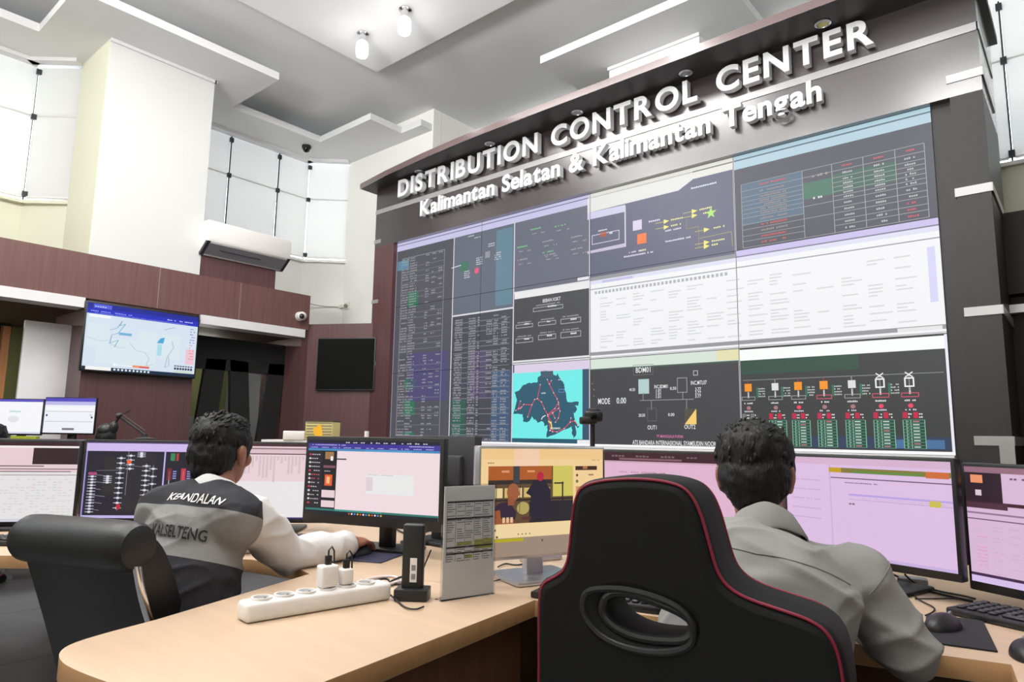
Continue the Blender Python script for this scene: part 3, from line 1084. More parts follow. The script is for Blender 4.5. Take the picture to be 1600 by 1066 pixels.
for k in range(3):
    cv.dash(cC + .02, r2 - .2 - .05 * k, .03, .014, (120, 120, 126), 4)
    cv.dash(cC + .02, r2 - .42 - .05 * k, .03, .014, (120, 120, 126), 4)
# lower right window: seven feeders with tables
busz = wp(1300, 589)[1]
cv.line((cD + .02, busz), (XR - .03, busz), .005, (130, 130, 134), 3)
fx = [1169, 1211, 1247, 1287, 1331, 1375, 1421]
fc = ['o', 'w', 'o', 'o', 'w', 'x', 'x']
for i, (px, c) in enumerate(zip(fx, fc)):
    x = wp(px, 600)[0]
    cv.line((x, busz), (x, busz - .1), .006, (150, 60, 60) if c == 'o' else (140, 140, 144), 4)
    zc = busz - .05
    if c == 'o':
        cv.rect(x - .024, zc - .026, x + .024, zc + .026, (242, 150, 40), 5)
    elif c == 'w':
        cv.rect(x - .022, zc - .024, x + .022, zc + .024, (222, 222, 222), 5)
    else:
        cv.frame(x - .026, zc - .028, x + .026, zc + .028, .008, (240, 240, 240), 5)
        cv.line((x - .02, zc + .03), (x + .02, zc + .06), .007, (230, 230, 230), 5); cv.line((x + .02, zc + .03), (x - .02, zc + .06), .007, (230, 230, 230), 5)
    cv.line((x, zc - .03), (x, busz - .12), .009, (210, 210, 214), 4)
    zb = busz - .125
    cv.frame(x - .046, zb - .012, x + .046, zb + .014, .004, (220, 90, 110) if i in (3, 5, 6) else (160, 160, 162), 5)
    cv.dash(x - .03, zb - .036, .06, .011, (220, 220, 220), 5)
    cv.disc(x, zb - .062, .014, .013, (236, 70, 100) if i in (2, 5, 6) else (170, 120, 120), 5)
    cv.dash(x - .03, zb - .09, .06, .010, (214, 206, 220), 5)
    for k in range(2):
        cv.rect(x - .045 + .055 * k, zb - .135, x - .02 + .055 * k, zb - .1, (196, 36, 72) if i else (120, 120, 120), 5)
        cv.dash(x - .016 + .055 * k, zb - .115, .02, .009, (230, 230, 230), 5); cv.dash(x - .016 + .055 * k, zb - .133, .02, .009, (230, 230, 230), 5)
    a0, a1, b0, b1 = x - .045, x + .065, zb - .31, zb - .145
    cv.rect(a0, b0, a1, b1, (34, 74, 62), 4)
    for k in range(10):
        z = b0 + (b1 - b0) * k / 9
        cv.rect(a0, z - .0013, a1, z + .0013, (106, 158, 136), 5)
        if k < 9:
            cv.rect(x + .005, z + .006, x + .038, z + (b1 - b0) / 9 - .006, (196, 214, 206) if random.random() < .8 else (196, 120, 130), 5)
            cv.rect(x - .026, z + .008, x - .016, z + (b1 - b0) / 9 - .008, (214, 214, 120) if (i in (4, 5, 6) and k in (5, 6)) else (190, 210, 200), 5)
    for q in (a0, a0 + .018, a0 + .04, a1):
        cv.rect(q - .002, b0, q + .002, b1, (136, 190, 166), 5)
    if i < 6:
        xb = (x + wp(fx[i + 1], 600)[0]) / 2
        cv.rect(xb - .035, busz - .12, xb - .02, busz - .05, (52, 110, 88), 4)
        for k in range(4):
            cv.dash(xb - .02, busz - .115 + .017 * k, .045, .009, (196, 200, 200), 5)
cv.rect(cD + .4, ZB + .03, XR - .02, ZB + .1, (52, 66, 92), 2); cv.rect(cD + .85, ZB + .035, XR - .05, ZB + .085, (74, 112, 156), 3)
cv.rect(cD, r2 - .18, cD + .75, r2 - .085, (48, 78, 66), 1)

vw = thing('video_wall', 'four by three wall of display panels showing network diagrams and a cyan map', 'video wall', (-3.0, 4.56, 1.1))
pw, ph = (XR - XL) / 4, (ZT - ZB) / 3
YS = YF + 0.05
for r in range(3):
    for c in range(4):
        x0, z0 = XL + pw * c, ZB + ph * r
        mb = MB(); mb.box(x0 + .0008, x0 + pw - .0008, YS, YS + 0.06, z0 + .0008, z0 + ph - .0008, 1)
        cv.emit(mb, (x0 + .002, z0 + .002, x0 + pw - .002, z0 + ph - .002), lambda x, y, d: (x, YS - d, y), 1.0, 0.0004)
        mb.build('display_panel', [SCREEN, BLACKP], vw, world=True, smooth=False)

# --- the lettering on the header
def sign(name, label, txt, xs, xe, z, h, depth, bold):
    t = thing(name, label, 'sign', (xs, YF, z))
    glyph = {}
    adv = []
    for ch in txt:
        if ch == ' ':
            adv.append((None, 0.34)); continue
        v, f = text_geo(ch, bold, depth / h * 0.7 / 2, 6)
        a, b = min(p.x for p in v), max(p.x for p in v)
        adv.append(((v, f, a), b - a))
    s = h / 0.7
    n = len(txt) - 1
    tot = sum(w for _, w in adv) * s
    gap = ((xe - xs) - tot) / n
    x = xs
    for (g, w), ch in zip(adv, txt):
        if g:
            v, f, a = g
            mb = MB()
            mb.add([(x + (p.x - a) * s, YF - 0.022 - depth / 2 - p.z * s, z + p.y * s) for p in v], f)
            mb.build('letter', LETTER, t, world=True, angle=30)
        x += w * s + gap
    pins = MB()
    for k in range(int((xe - xs) / .16)):
        X = xs + .05 + k * .16
    return t


sign('wall_sign', 'large raised metal letters reading DISTRIBUTION CONTROL CENTER on the header', 'DISTRIBUTION CONTROL CENTER', -5.36, -0.86, 3.625, .172, .055, .03)
sign('wall_sign', 'smaller raised metal letters reading Kalimantan Selatan & Kalimantan Tengah below', 'Kalimantan Selatan & Kalimantan Tengah', -5.01, -1.18, 3.35, .15, .05, .028)

# ================================================================== monitors
def bezel_box(mb, w, h, th, b, mi=1):
    mb.rbox(-w / 2, w / 2, 0, th, 0, h, min(.006, th / 3), 2, mi)


def monitor(name, label, left, right, ztop, zbot, content, bezel=0.010, chin=0.018, th=0.035, mats=None, stand=True, group='desk monitors in the console row',
            stand_mat=None, gain=1.0, fb=0.0, base_z=DESK, cat='monitor'):
    """left/right: (u, v) of the screen's edges as one looks at it"""
    L = W(*left); Rr = W(*right)
    w = (Rr - L).length
    d = (Rr - L).normalized()
    ang = math.atan2(d.y, d.x)
    mid = (L + Rr) / 2
    t = thing(name, label, cat, (mid.x, mid.y, base_z), ang, group)
    h = ztop - zbot
    z0 = zbot - base_z
    mb = MB()
    M = Matrix.Translation((0, 0.0, z0))
    mb.rbox(-w / 2, w / 2, 0.0, th, 0, h, .005, 2, 0, M)
    mb.rbox(-w * .32, w * .32, th - .01, th + .022, h * .15, h * .75, .01, 2, 0, M)
    mb.build('housing', mats or BLACKP, t)
    sw, sh = w - 2 * bezel, h - bezel - chin
    c = Canvas()
    content(c)
    mb = MB()
    mb.add([(-sw / 2, -0.0004, z0 + chin), (sw / 2, -0.0004, z0 + chin), (sw / 2, -0.0004, z0 + chin + sh), (-sw / 2, -0.0004, z0 + chin + sh)], [(0, 1, 2, 3)], 0, None, (.002, .002, .002, 1))
    c.emit(mb, (0, 0, 1, 1), lambda x, y, dd: (-sw / 2 + x * sw, -0.0004 - dd, z0 + chin + y * sh), gain)
    mb.build('screen', [SCREEN], t, smooth=False)
    if stand:
        mb = MB()
        mb.rbox(-.03, .03, th + .016 + fb, th + .046 + fb, .008, z0 + h * .45, .006, 2)
        if fb > .01:
            mb.rbox(-.028, .028, th + .01, th + .04 + fb, z0 + h * .36, z0 + h * .44, .006, 2)
        mb.build('stand_neck', stand_mat or BLACKP, t)
        mb = MB()
        mb.rbox(-.12, .12, th - .09 + fb * 2, th + .11 + fb, 0.0005, .014, .006, 2)
        mb.build('stand_base', stand_mat or BLACKP, t)
    return t


PINK = (234, 212, 218)


def c_sheet_left(c):
    c.rect(0, 0, 1, 1, (226, 224, 225)).rect(0, .62, 1, 1, (230, 204, 210), 1).rect(0, .955, 1, 1, (60, 34, 44), 2).rect(0, .93, 1, .955, (244, 236, 236), 2)
    c.rect(.62, .72, 1, .93, (52, 34, 40), 2).rect(0, .69, .72, .705, (130, 104, 110), 2).rect(0, .655, 1, .665, (92, 66, 74), 2).rect(.2, .62, .95, .635, (150, 124, 130), 2).rect(0, .58, 1, .588, (150, 120, 128), 2)
    for k in range(14):
        for j in range(22):
            if random.random() < .5:
                c.rect(.02 + j * .044, .08 + k * .034, .05 + j * .044, .09 + k * .034, (222, 198, 204) if j % 3 else (204, 206, 206), 2)
    c.rect(0, 0, 1, .035, (206, 206, 220), 2)


def c_diagram(c):
    c.rect(0, 0, 1, 1, (36, 33, 48)).rect(0, .88, 1, .985, (206, 186, 236), 1).rect(0, .985, 1, 1, (80, 60, 110), 1)
    c.rect(0, 0, 1, .035, (190, 180, 232), 1).rect(0, 0, .012, .9, (160, 150, 220), 1).rect(.665, .03, .678, .9, (186, 180, 236), 2)
    c.rect(.16, .3, .3, .8, (44, 42, 46), 1).rect(.33, .1, .6, .85, (44, 42, 48), 1)
    wv = (222, 222, 228)
    for (x, n, y0, y1) in ((.07, 14, .06, .6), (.2, 4, .45, .56), (.3, 11, .1, .82), (.38, 4, .62, .85), (.47, 3, .8, .87), (.52, 10, .08, .72), (.58, 5, .2, .7)):
        c.line((x, y0), (x, y1), .004, (150, 150, 170), 2)
        for k in range(n):
            y = y0 + (y1 - y0) * (k + .5) / n
            c.rect(x - .035, y - .006, x + .035, y + .006, (170, 170, 190), 2)
            c.rect(x - .012, y - .012, x + .012, y + .012, wv, 3)
    for k in range(6):
        y = .12 + k * .09
        c.line((.07, y), (.15 + .02 * (k % 3), y - .02), .004, (170, 170, 190), 2)
    c.line((.1, .62), (.32, .63), .004, (150, 140, 150), 2).line((.36, .3), (.36, .88), .004, (140, 140, 160), 2).line((.3, .7), (.6, .66), .004, (150, 150, 160), 2)
    c.disc(.37, .74, .02, .03, (240, 100, 60), 4).disc(.31, .15, .018, .04, (190, 40, 60), 4)
    c.rect(.04, .56, .1, .6, (170, 70, 120), 4)
    for x in (.72, .84, .95):
        c.line((x, .3), (x, .62), .006, (200, 200, 210), 3).rect(x - .02, .5, x + .02, .66, (120, 40, 56) if x < .8 else (190, 60, 80), 3).rect(x - .02, .36, x + .02, .44, (150, 40, 60), 3)
        for k in range(4):
            c.rect(x + .03, .52 + .03 * k, x + .06, .535 + .03 * k, (150, 150, 220), 3)
    c.rect(.72, .76, .76, .86, (60, 130, 90), 3).rect(.77, .76, .79, .86, (180, 60, 60), 3)


def c_pinksheet(c):
    c.rect(0, 0, 1, 1, (232, 228, 230)).rect(0, .5, 1, .97, (232, 208, 214), 1).rect(0, .97, 1, 1, (76, 40, 52), 2).rect(0, .93, 1, .95, (150, 120, 130), 2).rect(0, .86, 1, .875, (110, 76, 88), 2).rect(0, .875, 1, .93, (220, 190, 198), 2)
    for k in range(30):
        x = .03 + k * .032
        h = random.uniform(.05, .4)
        c.rect(x, .84 - h, x + .02, .84, (214, 192, 198), 2)
    c.rect(0, 0, 1, .02, (60, 50, 110), 2)


def c_browser(c):
    c.rect(0, 0, 1, 1, (238, 218, 224))
    c.rect(0, .955, 1, 1, (34, 33, 52), 1).rect(0, .885, 1, .955, (66, 54, 150), 1).rect(0, .855, 1, .885, (70, 140, 190), 1).rect(.45, .855, .8, .885, (90, 160, 206), 1)
    for k in range(11):
        c.dash(.3 + k * .058, .965, .035, .016, (210, 206, 226), 2)
        c.dash(.02 + k * .088, .895, .06, .012, (190, 184, 232), 2)
    c.dash(.02, .93, .28, .012, (206, 200, 240), 2); c.dash(.78, .93, .18, .012, (206, 200, 240), 2)
    c.rect(0, .07, .118, .855, (40, 38, 44), 2).rect(.118, .07, .235, .855, (30, 28, 34), 2)
    for k in range(13):
        y = .8 - k * .055
        c.disc(.02, y, .010, .014, (214, 206, 210) if k % 4 else (200, 60, 80), 3)
        c.dash(.035, y - .008, .07, .016, (190, 180, 186) if k not in (5, 6) else (200, 80, 90), 3)
    c.rect(.14, .74, .21, .84, (160, 120, 80), 3).rect(.185, .72, .205, .78, (240, 236, 236), 4).rect(.13, .62, .225, .655, (130, 80, 96), 3).dash(.14, .57, .05, .014, (190, 180, 190), 3)
    c.rect(.145, .38, .205, .53, (226, 96, 50), 3).rect(.16, .41, .185, .5, (250, 190, 140), 4)
    c.rect(.125, .22, .23, .32, (232, 206, 214), 3).rect(.125, .09, .23, .18, (232, 206, 214), 3)
    c.rect(.235, .735, .31, .755, (90, 86, 92), 3)
    c.rect(.47, .3, .82, .56, (232, 232, 232), 2).rect(.47, .34, .52, .52, (222, 208, 214), 3).dash(.48, .545, .2, .012, (200, 180, 190), 3)
    c.rect(0, .025, 1, .07, (46, 120, 110), 2).rect(.235, .025, .6, .07, (60, 150, 140), 2).rect(0, 0, 1, .045, (30, 32, 40), 3)
    for k in range(12):
        c.disc(.35 + k * .022, .022, .007, .012, [(220, 80, 70), (230, 230, 230), (80, 140, 220), (230, 180, 60)][k % 4], 4)


def c_warm(c):
    tan = (240, 206, 152)
    c.rect(0, 0, 1, 1, tan).rect(0, .9, 1, 1, (238, 198, 140), 1).rect(.25, .78, .45, 1, (240, 204, 176), 1)
    c.dash(.05, .86, .05, .014, (150, 120, 80), 2); c.dash(.9, .885, .08, .01, (170, 140, 100), 2)
    x0, x1, y0, y1 = .055, .735, .30, .835
    c.rect(x0, y0, x1, y1, (96, 74, 52), 2)
    c.rect(x0, y1 - .13, x0 + .50, y1, (172, 92, 44), 3).rect(x0, y1 - .17, x0 + .5, y1 - .13, (52, 46, 44), 3).rect(x0 + .51, y0 + .24, x1, y1, (206, 196, 96), 3)
    c.rect(x0 + .19, y1 - .16, x0 + .24, y1, (60, 66, 70), 4).rect(x0 + .1, y1 - .06, x0 + .16, y1 - .04, (214, 150, 110), 4).rect(x0 + .3, y1 - .06, x0 + .36, y1 - .04, (220, 150, 100), 4)
    for k in range(6):
        c.rect(x0 + .05 + k * .075, y0 + .24, x0 + .11 + k * .075, y0 + .33, (206, 182, 110) if k % 2 else (226, 206, 150), 3)
    c.rect(x0, y0 + .21, x1, y0 + .225, (40, 36, 36), 4)
    for k in range(5):
        c.rect(x0 + .06 + k * .09, y0 + .1, x0 + .065 + k * .09, y0 + .36, (48, 42, 40), 4)
    c.disc(x0 + .27, y0 + .14, .05, .06, (176, 160, 96), 4)
    c.rect(x0 + .32, y0, x1, y0 + .2, (38, 40, 44), 4).rect(x0 + .52, y0 + .36, x0 + .6, y0 + .375, (60, 50, 40), 4).rect(x0 + .585, y0 + .2, x0 + .597, y0 + .38, (50, 42, 38), 4)
    # seated figure in profile
    c.poly([(x0 + .03, y0), (x0 + .02, y0 + .12), (x0 + .08, y0 + .19), (x0 + .16, y0 + .21), (x0 + .22, y0 + .1), (x0 + .2, y0)], (52, 38, 56), 5)
    c.poly([(x0 + .02, y0), (x0 + .015, y0 + .12), (x0 + .09, y0 + .13), (x0 + .1, y0 + .05), (x0 + .2, y0 + .04), (x0 + .2, y0)], (150, 84, 50), 6)
    c.disc(x0 + .19, y0 + .29, .048, .085, (156, 92, 62), 6, 16).rect(x0 + .15, y0 + .17, x0 + .2, y0 + .25, (146, 84, 56), 6)
    c.poly([(x0 + .225, y0 + .31), (x0 + .25, y0 + .27), (x0 + .225, y0 + .25)], (156, 92, 62), 6)
    # standing figure with a red cap
    c.poly([(x0 + .33, y0 + .03), (x0 + .33, y0 + .25), (x0 + .29, y0 + .28), (x0 + .36, y0 + .4), (x0 + .44, y0 + .4), (x0 + .49, y0 + .3), (x0 + .49, y0 + .03)], (40, 38, 50), 7)
    c.disc(x0 + .405, y0 + .435, .028, .045, (180, 40, 66), 8, 14)
    c.rect(x0 + .26, y0 + .03, x0 + .34, y0 + .06, (90, 50, 50), 7)
    for k in range(3):
        c.rect(x0 + .11 + k * .03, y0 + .01, x0 + .13 + k * .03, y0 + .06, (224, 190, 150), 8)
    c.rect(.755, .79, .945, .83, (66, 48, 36), 3).rect(.82, .8, .86, .83, (180, 110, 80), 4).disc(.77, .74, .01, .014, (90, 70, 50), 3).rect(.87, .735, .915, .75, (150, 130, 100), 3)
    c.disc(.77, .68, .012, .016, (110, 120, 70), 3); c.rect(.76, .56, .83, .63, (206, 150, 96), 3).rect(.79, .58, .82, .62, (130, 80, 50), 4); c.rect(.76, .5, .82, .54, (190, 130, 90), 3)
    c.rect(0, .0, 1, .17, (156, 134, 118), 3).rect(0, .17, 1, .29, (236, 210, 160), 2)
    c.dash(.1, .235, .05, .022, (70, 54, 40), 4); c.dash(.1, .175, .04, .02, (60, 50, 40), 4)
    c.rect(.08, .135, .33, .165, (176, 166, 34), 5); c.disc(.48, .13, .008, .012, (90, 80, 70), 5)
    for k in range(4):
        c.disc(.29 + k * .03, .2, .005, .007, (120, 96, 70), 4)


def c_pink_page(c):
    c.rect(0, 0, 1, 1, (222, 180, 206)).rect(0, .91, 1, 1, (64, 30, 44), 1).rect(.0, .9, 1, .915, (200, 160, 180), 2).rect(.1, .925, .5, .945, (130, 90, 104), 2)
    for k in range(4):
        c.dash(.05 + k * .16, .955, .09, .02, (120, 96, 106), 2)
    c.rect(.5, .66, .54, .72, (236, 150, 110), 2); c.dash(.1, .8, .3, .014, (180, 140, 170), 2)
    for k in range(6):
        c.dash(.1, .6 - k * .07, random.uniform(.2, .6), .012, (196, 152, 184), 2)
    c.rect(0, 0, 1, .04, (206, 170, 206), 2)


def c_lilac(c):
    c.rect(0, 0, 1, 1, (220, 190, 226)).rect(0, .93, 1, 1, (214, 178, 206), 1).rect(.3, .85, 1, .9, (132, 122, 60), 2).rect(.3, .85, .38, .9, (196, 160, 40), 3).rect(.87, .84, .99, .9, (206, 110, 60), 3).rect(.45, .855, .85, .875, (96, 140, 70), 3)
    c.rect(.3, .79, 1, .8, (92, 76, 104), 2).dash(.4, .745, .2, .012, (120, 100, 140), 2).rect(.3, 0, .31, .93, (206, 178, 214), 2)
    c.rect(.42, .62, 1, .64, (186, 164, 226), 2).rect(.42, .58, 1, .588, (196, 170, 206), 2).dash(.42, .53, .04, .02, (110, 90, 120), 2)
    c.rect(.88, .575, .94, .63, (206, 190, 70), 3)
    for k in range(12):
        c.dash(.5 + .04 * k, .6, .03, .008, (190, 170, 200), 3)
    for k in range(5):
        c.dash(.04, .75 - k * .1, .2, .012, (196, 160, 206), 2)
    c.rect(0, 0, 1, .03, (200, 176, 222), 2)


def c_lilac2(c):
    c.rect(0, 0, 1, 1, (216, 184, 214)).rect(0, .95, 1, 1, (150, 110, 126), 1).rect(.0, .7, .18, .95, (52, 36, 46), 2).rect(.03, .86, .09, .93, (236, 150, 110), 3).rect(.05, .75, .08, .8, (220, 200, 210), 3)
    c.rect(0, .67, 1, .7, (70, 40, 54), 2).rect(0, .64, .2, .69, (84, 52, 66), 3).rect(0, .59, 1, .605, (150, 116, 150), 2).rect(0, .54, 1, .55, (120, 90, 120), 2)
    c.dash(.22, .9, .2, .02, (110, 80, 96), 3); c.dash(.45, .87, .1, .02, (220, 90, 110), 3)
    for k in range(14):
        for j in range(12):
            if random.random() < .6:
                c.dash(.04 + j * .08, .48 - k * .03, .05, .01, (204, 168, 204) if j % 4 else (226, 150, 190), 3)
    c.rect(0, .055, 1, .08, (70, 44, 76), 2).rect(0, 0, 1, .055, (214, 190, 234), 2)


def c_white_page(c):
    c.rect(0, 0, 1, 1, (246, 246, 250)).rect(0, .93, 1, 1, (92, 84, 190), 1).rect(.3, .62, .55, .67, (200, 224, 220), 2).disc(.4, .42, .12, .1, (226, 228, 230), 2).rect(0, 0, 1, .05, (216, 214, 236), 2)


def c_form(c):
    c.rect(0, 0, 1, 1, (240, 240, 248)).rect(0, .9, 1, 1, (86, 76, 190), 1).rect(0, .8, 1, .9, (190, 186, 232), 1)
    c.rect(.03, .62, .97, .74, (246, 246, 248), 2).rect(.03, .61, .97, .62, (150, 150, 164), 3).rect(.03, .32, .97, .33, (150, 150, 164), 3).rect(.38, .08, .62, .14, (120, 120, 126), 3)
    c.disc(.05, .5, .02, .03, (60, 60, 120), 3).disc(.95, .45, .02, .03, (60, 60, 120), 3).rect(.9, .48, .95, .55, (214, 214, 226), 2)


def c_weather(c):
    c.rect(0, 0, 1, 1, (214, 226, 240)).rect(0, .84, 1, 1, (40, 50, 190), 1).rect(0, .925, 1, 1, (34, 44, 150), 2).rect(.05, .93, .2, .99, (90, 100, 220), 3)
    c.dash(.06, .945, .1, .02, (190, 196, 250), 4); c.dash(.03, .875, .35, .018, (150, 160, 250), 3); c.dash(.7, .885, .25, .018, (200, 206, 250), 3); c.dash(.05, .85, .85, .012, (130, 140, 240), 3)
    c.rect(.02, .79, .2, .83, (244, 246, 248), 2)
    for (x0, y0, x1, y1) in ((.02, .35, .2, .7), (.22, .1, .62, .5), (.45, .35, .62, .66), (.66, .25, .84, .65), (.1, .1, .3, .35)):
        c.rect(x0, y0, x1, y1, (218, 232, 238), 1)
    coast = [(.2, .62), (.26, .66), (.3, .78), (.28, .7), (.33, .74), (.27, .58), (.22, .55), (.21, .42), (.28, .48), (.25, .36)]
    c.pline([(x, y) for x, y in coast], .006, (110, 170, 196), 3)
    c.pline([(.38, .45), (.44, .35), (.52, .33), (.56, .24), (.54, .12), (.6, .15)], .004, (150, 168, 180), 3)
    c.pline([(.2, .42), (.3, .36), (.34, .38)], .004, (160, 176, 188), 3); c.pline([(.02, .48), (.12, .44), (.2, .46)], .004, (160, 176, 188), 3)
    c.pline([(.76, .55), (.78, .45), (.73, .3), (.71, .12), (.75, .16), (.74, .3)], .005, (150, 168, 182), 3)
    c.rect(.28, .56, .39, .6, (120, 180, 214), 3).poly([(.62, .5), (.65, .58), (.69, .6), (.68, .5)], (80, 170, 214), 3).rect(.63, .3, .67, .48, (170, 220, 232), 2)
    c.pline([(.68, .72), (.72, .75), (.78, .78)], .005, (120, 130, 150), 3)
    for k in range(12):
        c.dash(.93, .78 - k * .045, .05, .016, (110, 110, 150) if k < 6 else (220, 130, 150), 3)
    c.rect(.9, .2, .985, .45, (238, 196, 210), 2)
    c.rect(.28, .09, .43, .1, (246, 246, 246), 3).rect(.42, .08, .57, .115, (240, 150, 100), 4).rect(.48, .08, .57, .1, (214, 80, 110), 5).disc(.265, .1, .012, .02, (250, 250, 250), 4)
    for k in range(7):
        c.rect(.8 + k * .026, .1, .82 + k * .026, .135, (60, 60, 90), 4); c.rect(.8 + k * .026, .15, .82 + k * .026, .17, (96, 90, 120), 4)
    c.rect(.8, .06, .98, .08, (196, 220, 190), 4)
    c.rect(0, 0, 1, .05, (24, 44, 70), 5).rect(.03, 0, .24, .05, (244, 244, 240), 6)
    for k in range(10):
        c.rect(.26 + k * .033, .012, .278 + k * .033, .04, (220, 230, 240), 6)


def px(x, v):
    """ (u, v) of a point seen at column x near eye level, v metres ahead """
    p = at_v(x, 760, v); return uv_of(p)


monitor('monitor', 'monitor with a pink and grey spreadsheet left of the dark diagram screen', px(-78, 2.9), px(122, 3.0), 1.124, .765, c_sheet_left)
monitor('monitor', 'monitor showing a dark blue network diagram behind the left chair', px(126, 2.95), px(318, 2.99), 1.130, .785, c_diagram)
monitor('monitor', 'monitor showing a pale pink sheet just right of the vested man\'s head', px(336, 3.0), px(520, 3.04), 1.130, .785, c_pinksheet)
monitor('monitor', 'monitor with a dark blue browser bar and dark sidebar the vested man reaches to', px(474.5, 2.58), px(692, 2.35), 1.160, .848, c_browser, .014, .034, fb=.06)
monitor('monitor', 'silver framed monitor in orange tint showing a video', px(747, 1.98), px(945, 2.2), 1.142, .817, c_warm, .008, .010, mats=SILVER, stand_mat=SILVER)
monitor('monitor', 'monitor with a pink page under a dark bar behind the gaming chair', px(941, 2.13), px(1208, 1.88), 1.135, .812, c_pink_page, .008, .018)
monitor('monitor', 'lilac monitor with an olive and orange bar right of the grey shirted man\'s head', px(1225, 2.25), px(1494, 1.83), 1.130, .811, c_lilac, .010, .022)
monitor('monitor', 'monitor cut by the right picture edge showing a lilac table', px(1503, 1.9), (1.432, 1.37), 1.118, .784, c_lilac2, .010, .024)
# a monitor turned away: only its dark back shows
pL, pR = px(752, 2.72), px(668, 2.95)
monitor('monitor', 'monitor turned away, its dark grey back showing between the browser and the orange screens', pL, pR, 1.168, .86, lambda c: c.rect(0, 0, 1, 1, (210, 210, 214)), mats=DARKP, th=.04)

# far side desk with two small screens
FD = 5.25
far = []
for lab, x0, x1, fn, yt, yb in (('small bright screen with a white page at the far left, beside the form screen', -22, 54.5, c_white_page, 623, 680), ('small screen showing a white form below the white board', 56, 138, c_form, 621, 679)):
    v = FD
    zt = at_v((x0 + x1) / 2, yt, v).z; zb = at_v((x0 + x1) / 2, yb, v).z
    monitor('monitor', lab, px(x0, v), px(x1, v - .03), zt, zb, fn, .006, .012, .02, group='small screens on the far desk')
mb = MB()
c0, c1 = W(-4.2, 4.55), W(-2.6, 4.55)
mb.prism([W(-4.6, 5.07)[:2], W(-3.1, 5.07)[:2], W(-3.1, 5.47)[:2], W(-4.6, 5.47)[:2]], .71, .75)
for q in ((-4.55, 5.12), (-3.15, 5.12), (-4.55, 5.42), (-3.15, 5.42)):
    p = W(*q); mb.box(p.x - .025, p.x + .025, p.y - .025, p.y + .025, 0, .71)
rigid('desk', mb, DESKSIDE, 'brown desk along the far left carrying the two small screens', 'desk', W(-3.8, 5.25, 0))

# ================================================================== the console desk
top = [(-3.1, 2.27), (-2.3, 2.33), (-1.65, 2.365), (-1.15, 2.39), (-.86, 2.36), (-.70, 2.27), (-.60, 2.14), (-.79, 1.61), (-.86, 1.46), (-.865, 1.39), (-.82, 1.32), (-.74, 1.26), (-.62, 1.19), (-.50, 1.145), (-.42, 1.13), (-.36, 1.165),
       (-.31, 1.24), (.07, 1.85), (.72, 1.51), (.97, 1.385), (.90, 1.27), (.74, 1.02), (.9, .88), (1.3, .80), (2.5, 1.0), (2.5, 1.9), (1.75, 2.35), (1.05, 2.85), (.5, 3.12), (0, 3.30), (-.55, 3.40), (-.60, 3.82), (-3.45, 3.86), (-3.45, 2.3)]
k0, k1 = 7, 17
top = top[:k0] + [(p.x, p.y) for p in chaikin([Vector(q) for q in top[k0:k1]], 2, False)] + top[k1:]
for _i in range(1):
    top = [(p[0], p[1]) for p in top]
cd = thing('console_desk', 'long curved pale maple console desk with rounded end in front', 'desk', W(-.3, 2.3, 0))
mb = MB(); mb.prism([tuple(W(*p)[:2]) for p in top], DESK - .042, DESK, 0, None, 1)
mb.build('desktop', [DESKTOP, DESKEDGE], cd, world=True, bevel=.003, angle=30)


def panel(p, q, z0, z1, th=.03):
    a = W(*p); b = W(*q)
    d = (b - a).normalized(); n = Vector((-d.y, d.x, 0)) * th
    mb = MB(); mb.prism([a[:2], b[:2], (b + n)[:2], (a + n)[:2]], z0, z1)
    return mb


for p, q in (((-.36, 1.27), (.035, 1.90)), ((.30, 2.62), (1.05, 2.22)), ((-.69, 1.68), (-.55, 2.12)), ((-1.42, 2.75), (-1.42, 3.7)), ((-3.3, 2.5), (-3.3, 3.7)), ((-.6, 3.28), (.9, 2.85)), ((1.0, 2.8), (2.4, 1.85)), ((-.70, 1.62), (-.38, 1.30))):
    panel(p, q, 0, DESK - .042).build('side_panel', DESKSIDE, cd, world=True, smooth=False)

# low dark hutch behind the left half of the console, and a white one in the middle
mb = panel((-3.4, 3.52), (-1.3, 3.52), DESK + .001, 1.118, .28)
rigid('hutch', mb, wood_mat('dark_hutch_laminate', (52, 46, 58), .1, .4), 'low dark cabinet behind the left monitors', 'cabinet', W(-2.3, 3.55, DESK), smooth=False)
mb = panel((-1.27, 3.52), (-.64, 3.48), DESK + .001, 1.135, .28)
mb2 = rigid('cabinet', mb, TRIMW, 'low white cabinet right of the vested man carrying the tissue box', 'cabinet', W(-.95, 3.5, DESK), smooth=False)

# ================================================================== things on the left wall
def wall_tv():
    x = XB + 0.05
    p0 = at_x(120, 582, x); p1 = at_x(298, 588, x); p2 = at_x(133, 476, x)
    y0, y1 = 1.965, 2.925
    z0, z1 = 1.655, 2.245
    t = thing('wall_television', 'wall television showing a pale blue weather map under the beam', 'television', (x, (y0 + y1) / 2, z0), R_(90))
    w = y1 - y0; h = z1 - z0
    mb = MB(); mb.rbox(-w / 2, w / 2, 0, .045, 0, h, .006, 2)
    mb.rbox(-.2, .2, .04, .066, h * .25, h * .75, .004, 2)
    mb.build('housing', BLACKP, t)
    c = Canvas(); c_weather(c)
    mb = MB(); b = .014
    mb.add([(-w / 2 + b, -.0004, b), (w / 2 - b, -.0004, b), (w / 2 - b, -.0004, h - b), (-w / 2 + b, -.0004, h - b)], [(0, 1, 2, 3)], 0, None, (0, 0, 0, 1))
    c.emit(mb, (0, 0, 1, 1), lambda X, Y, d: (-w / 2 + b + X * (w - 2 * b), -.0004 - d, b + Y * (h - 2 * b)))
    mb.build('screen', SCREEN, t, smooth=False)


wall_tv()

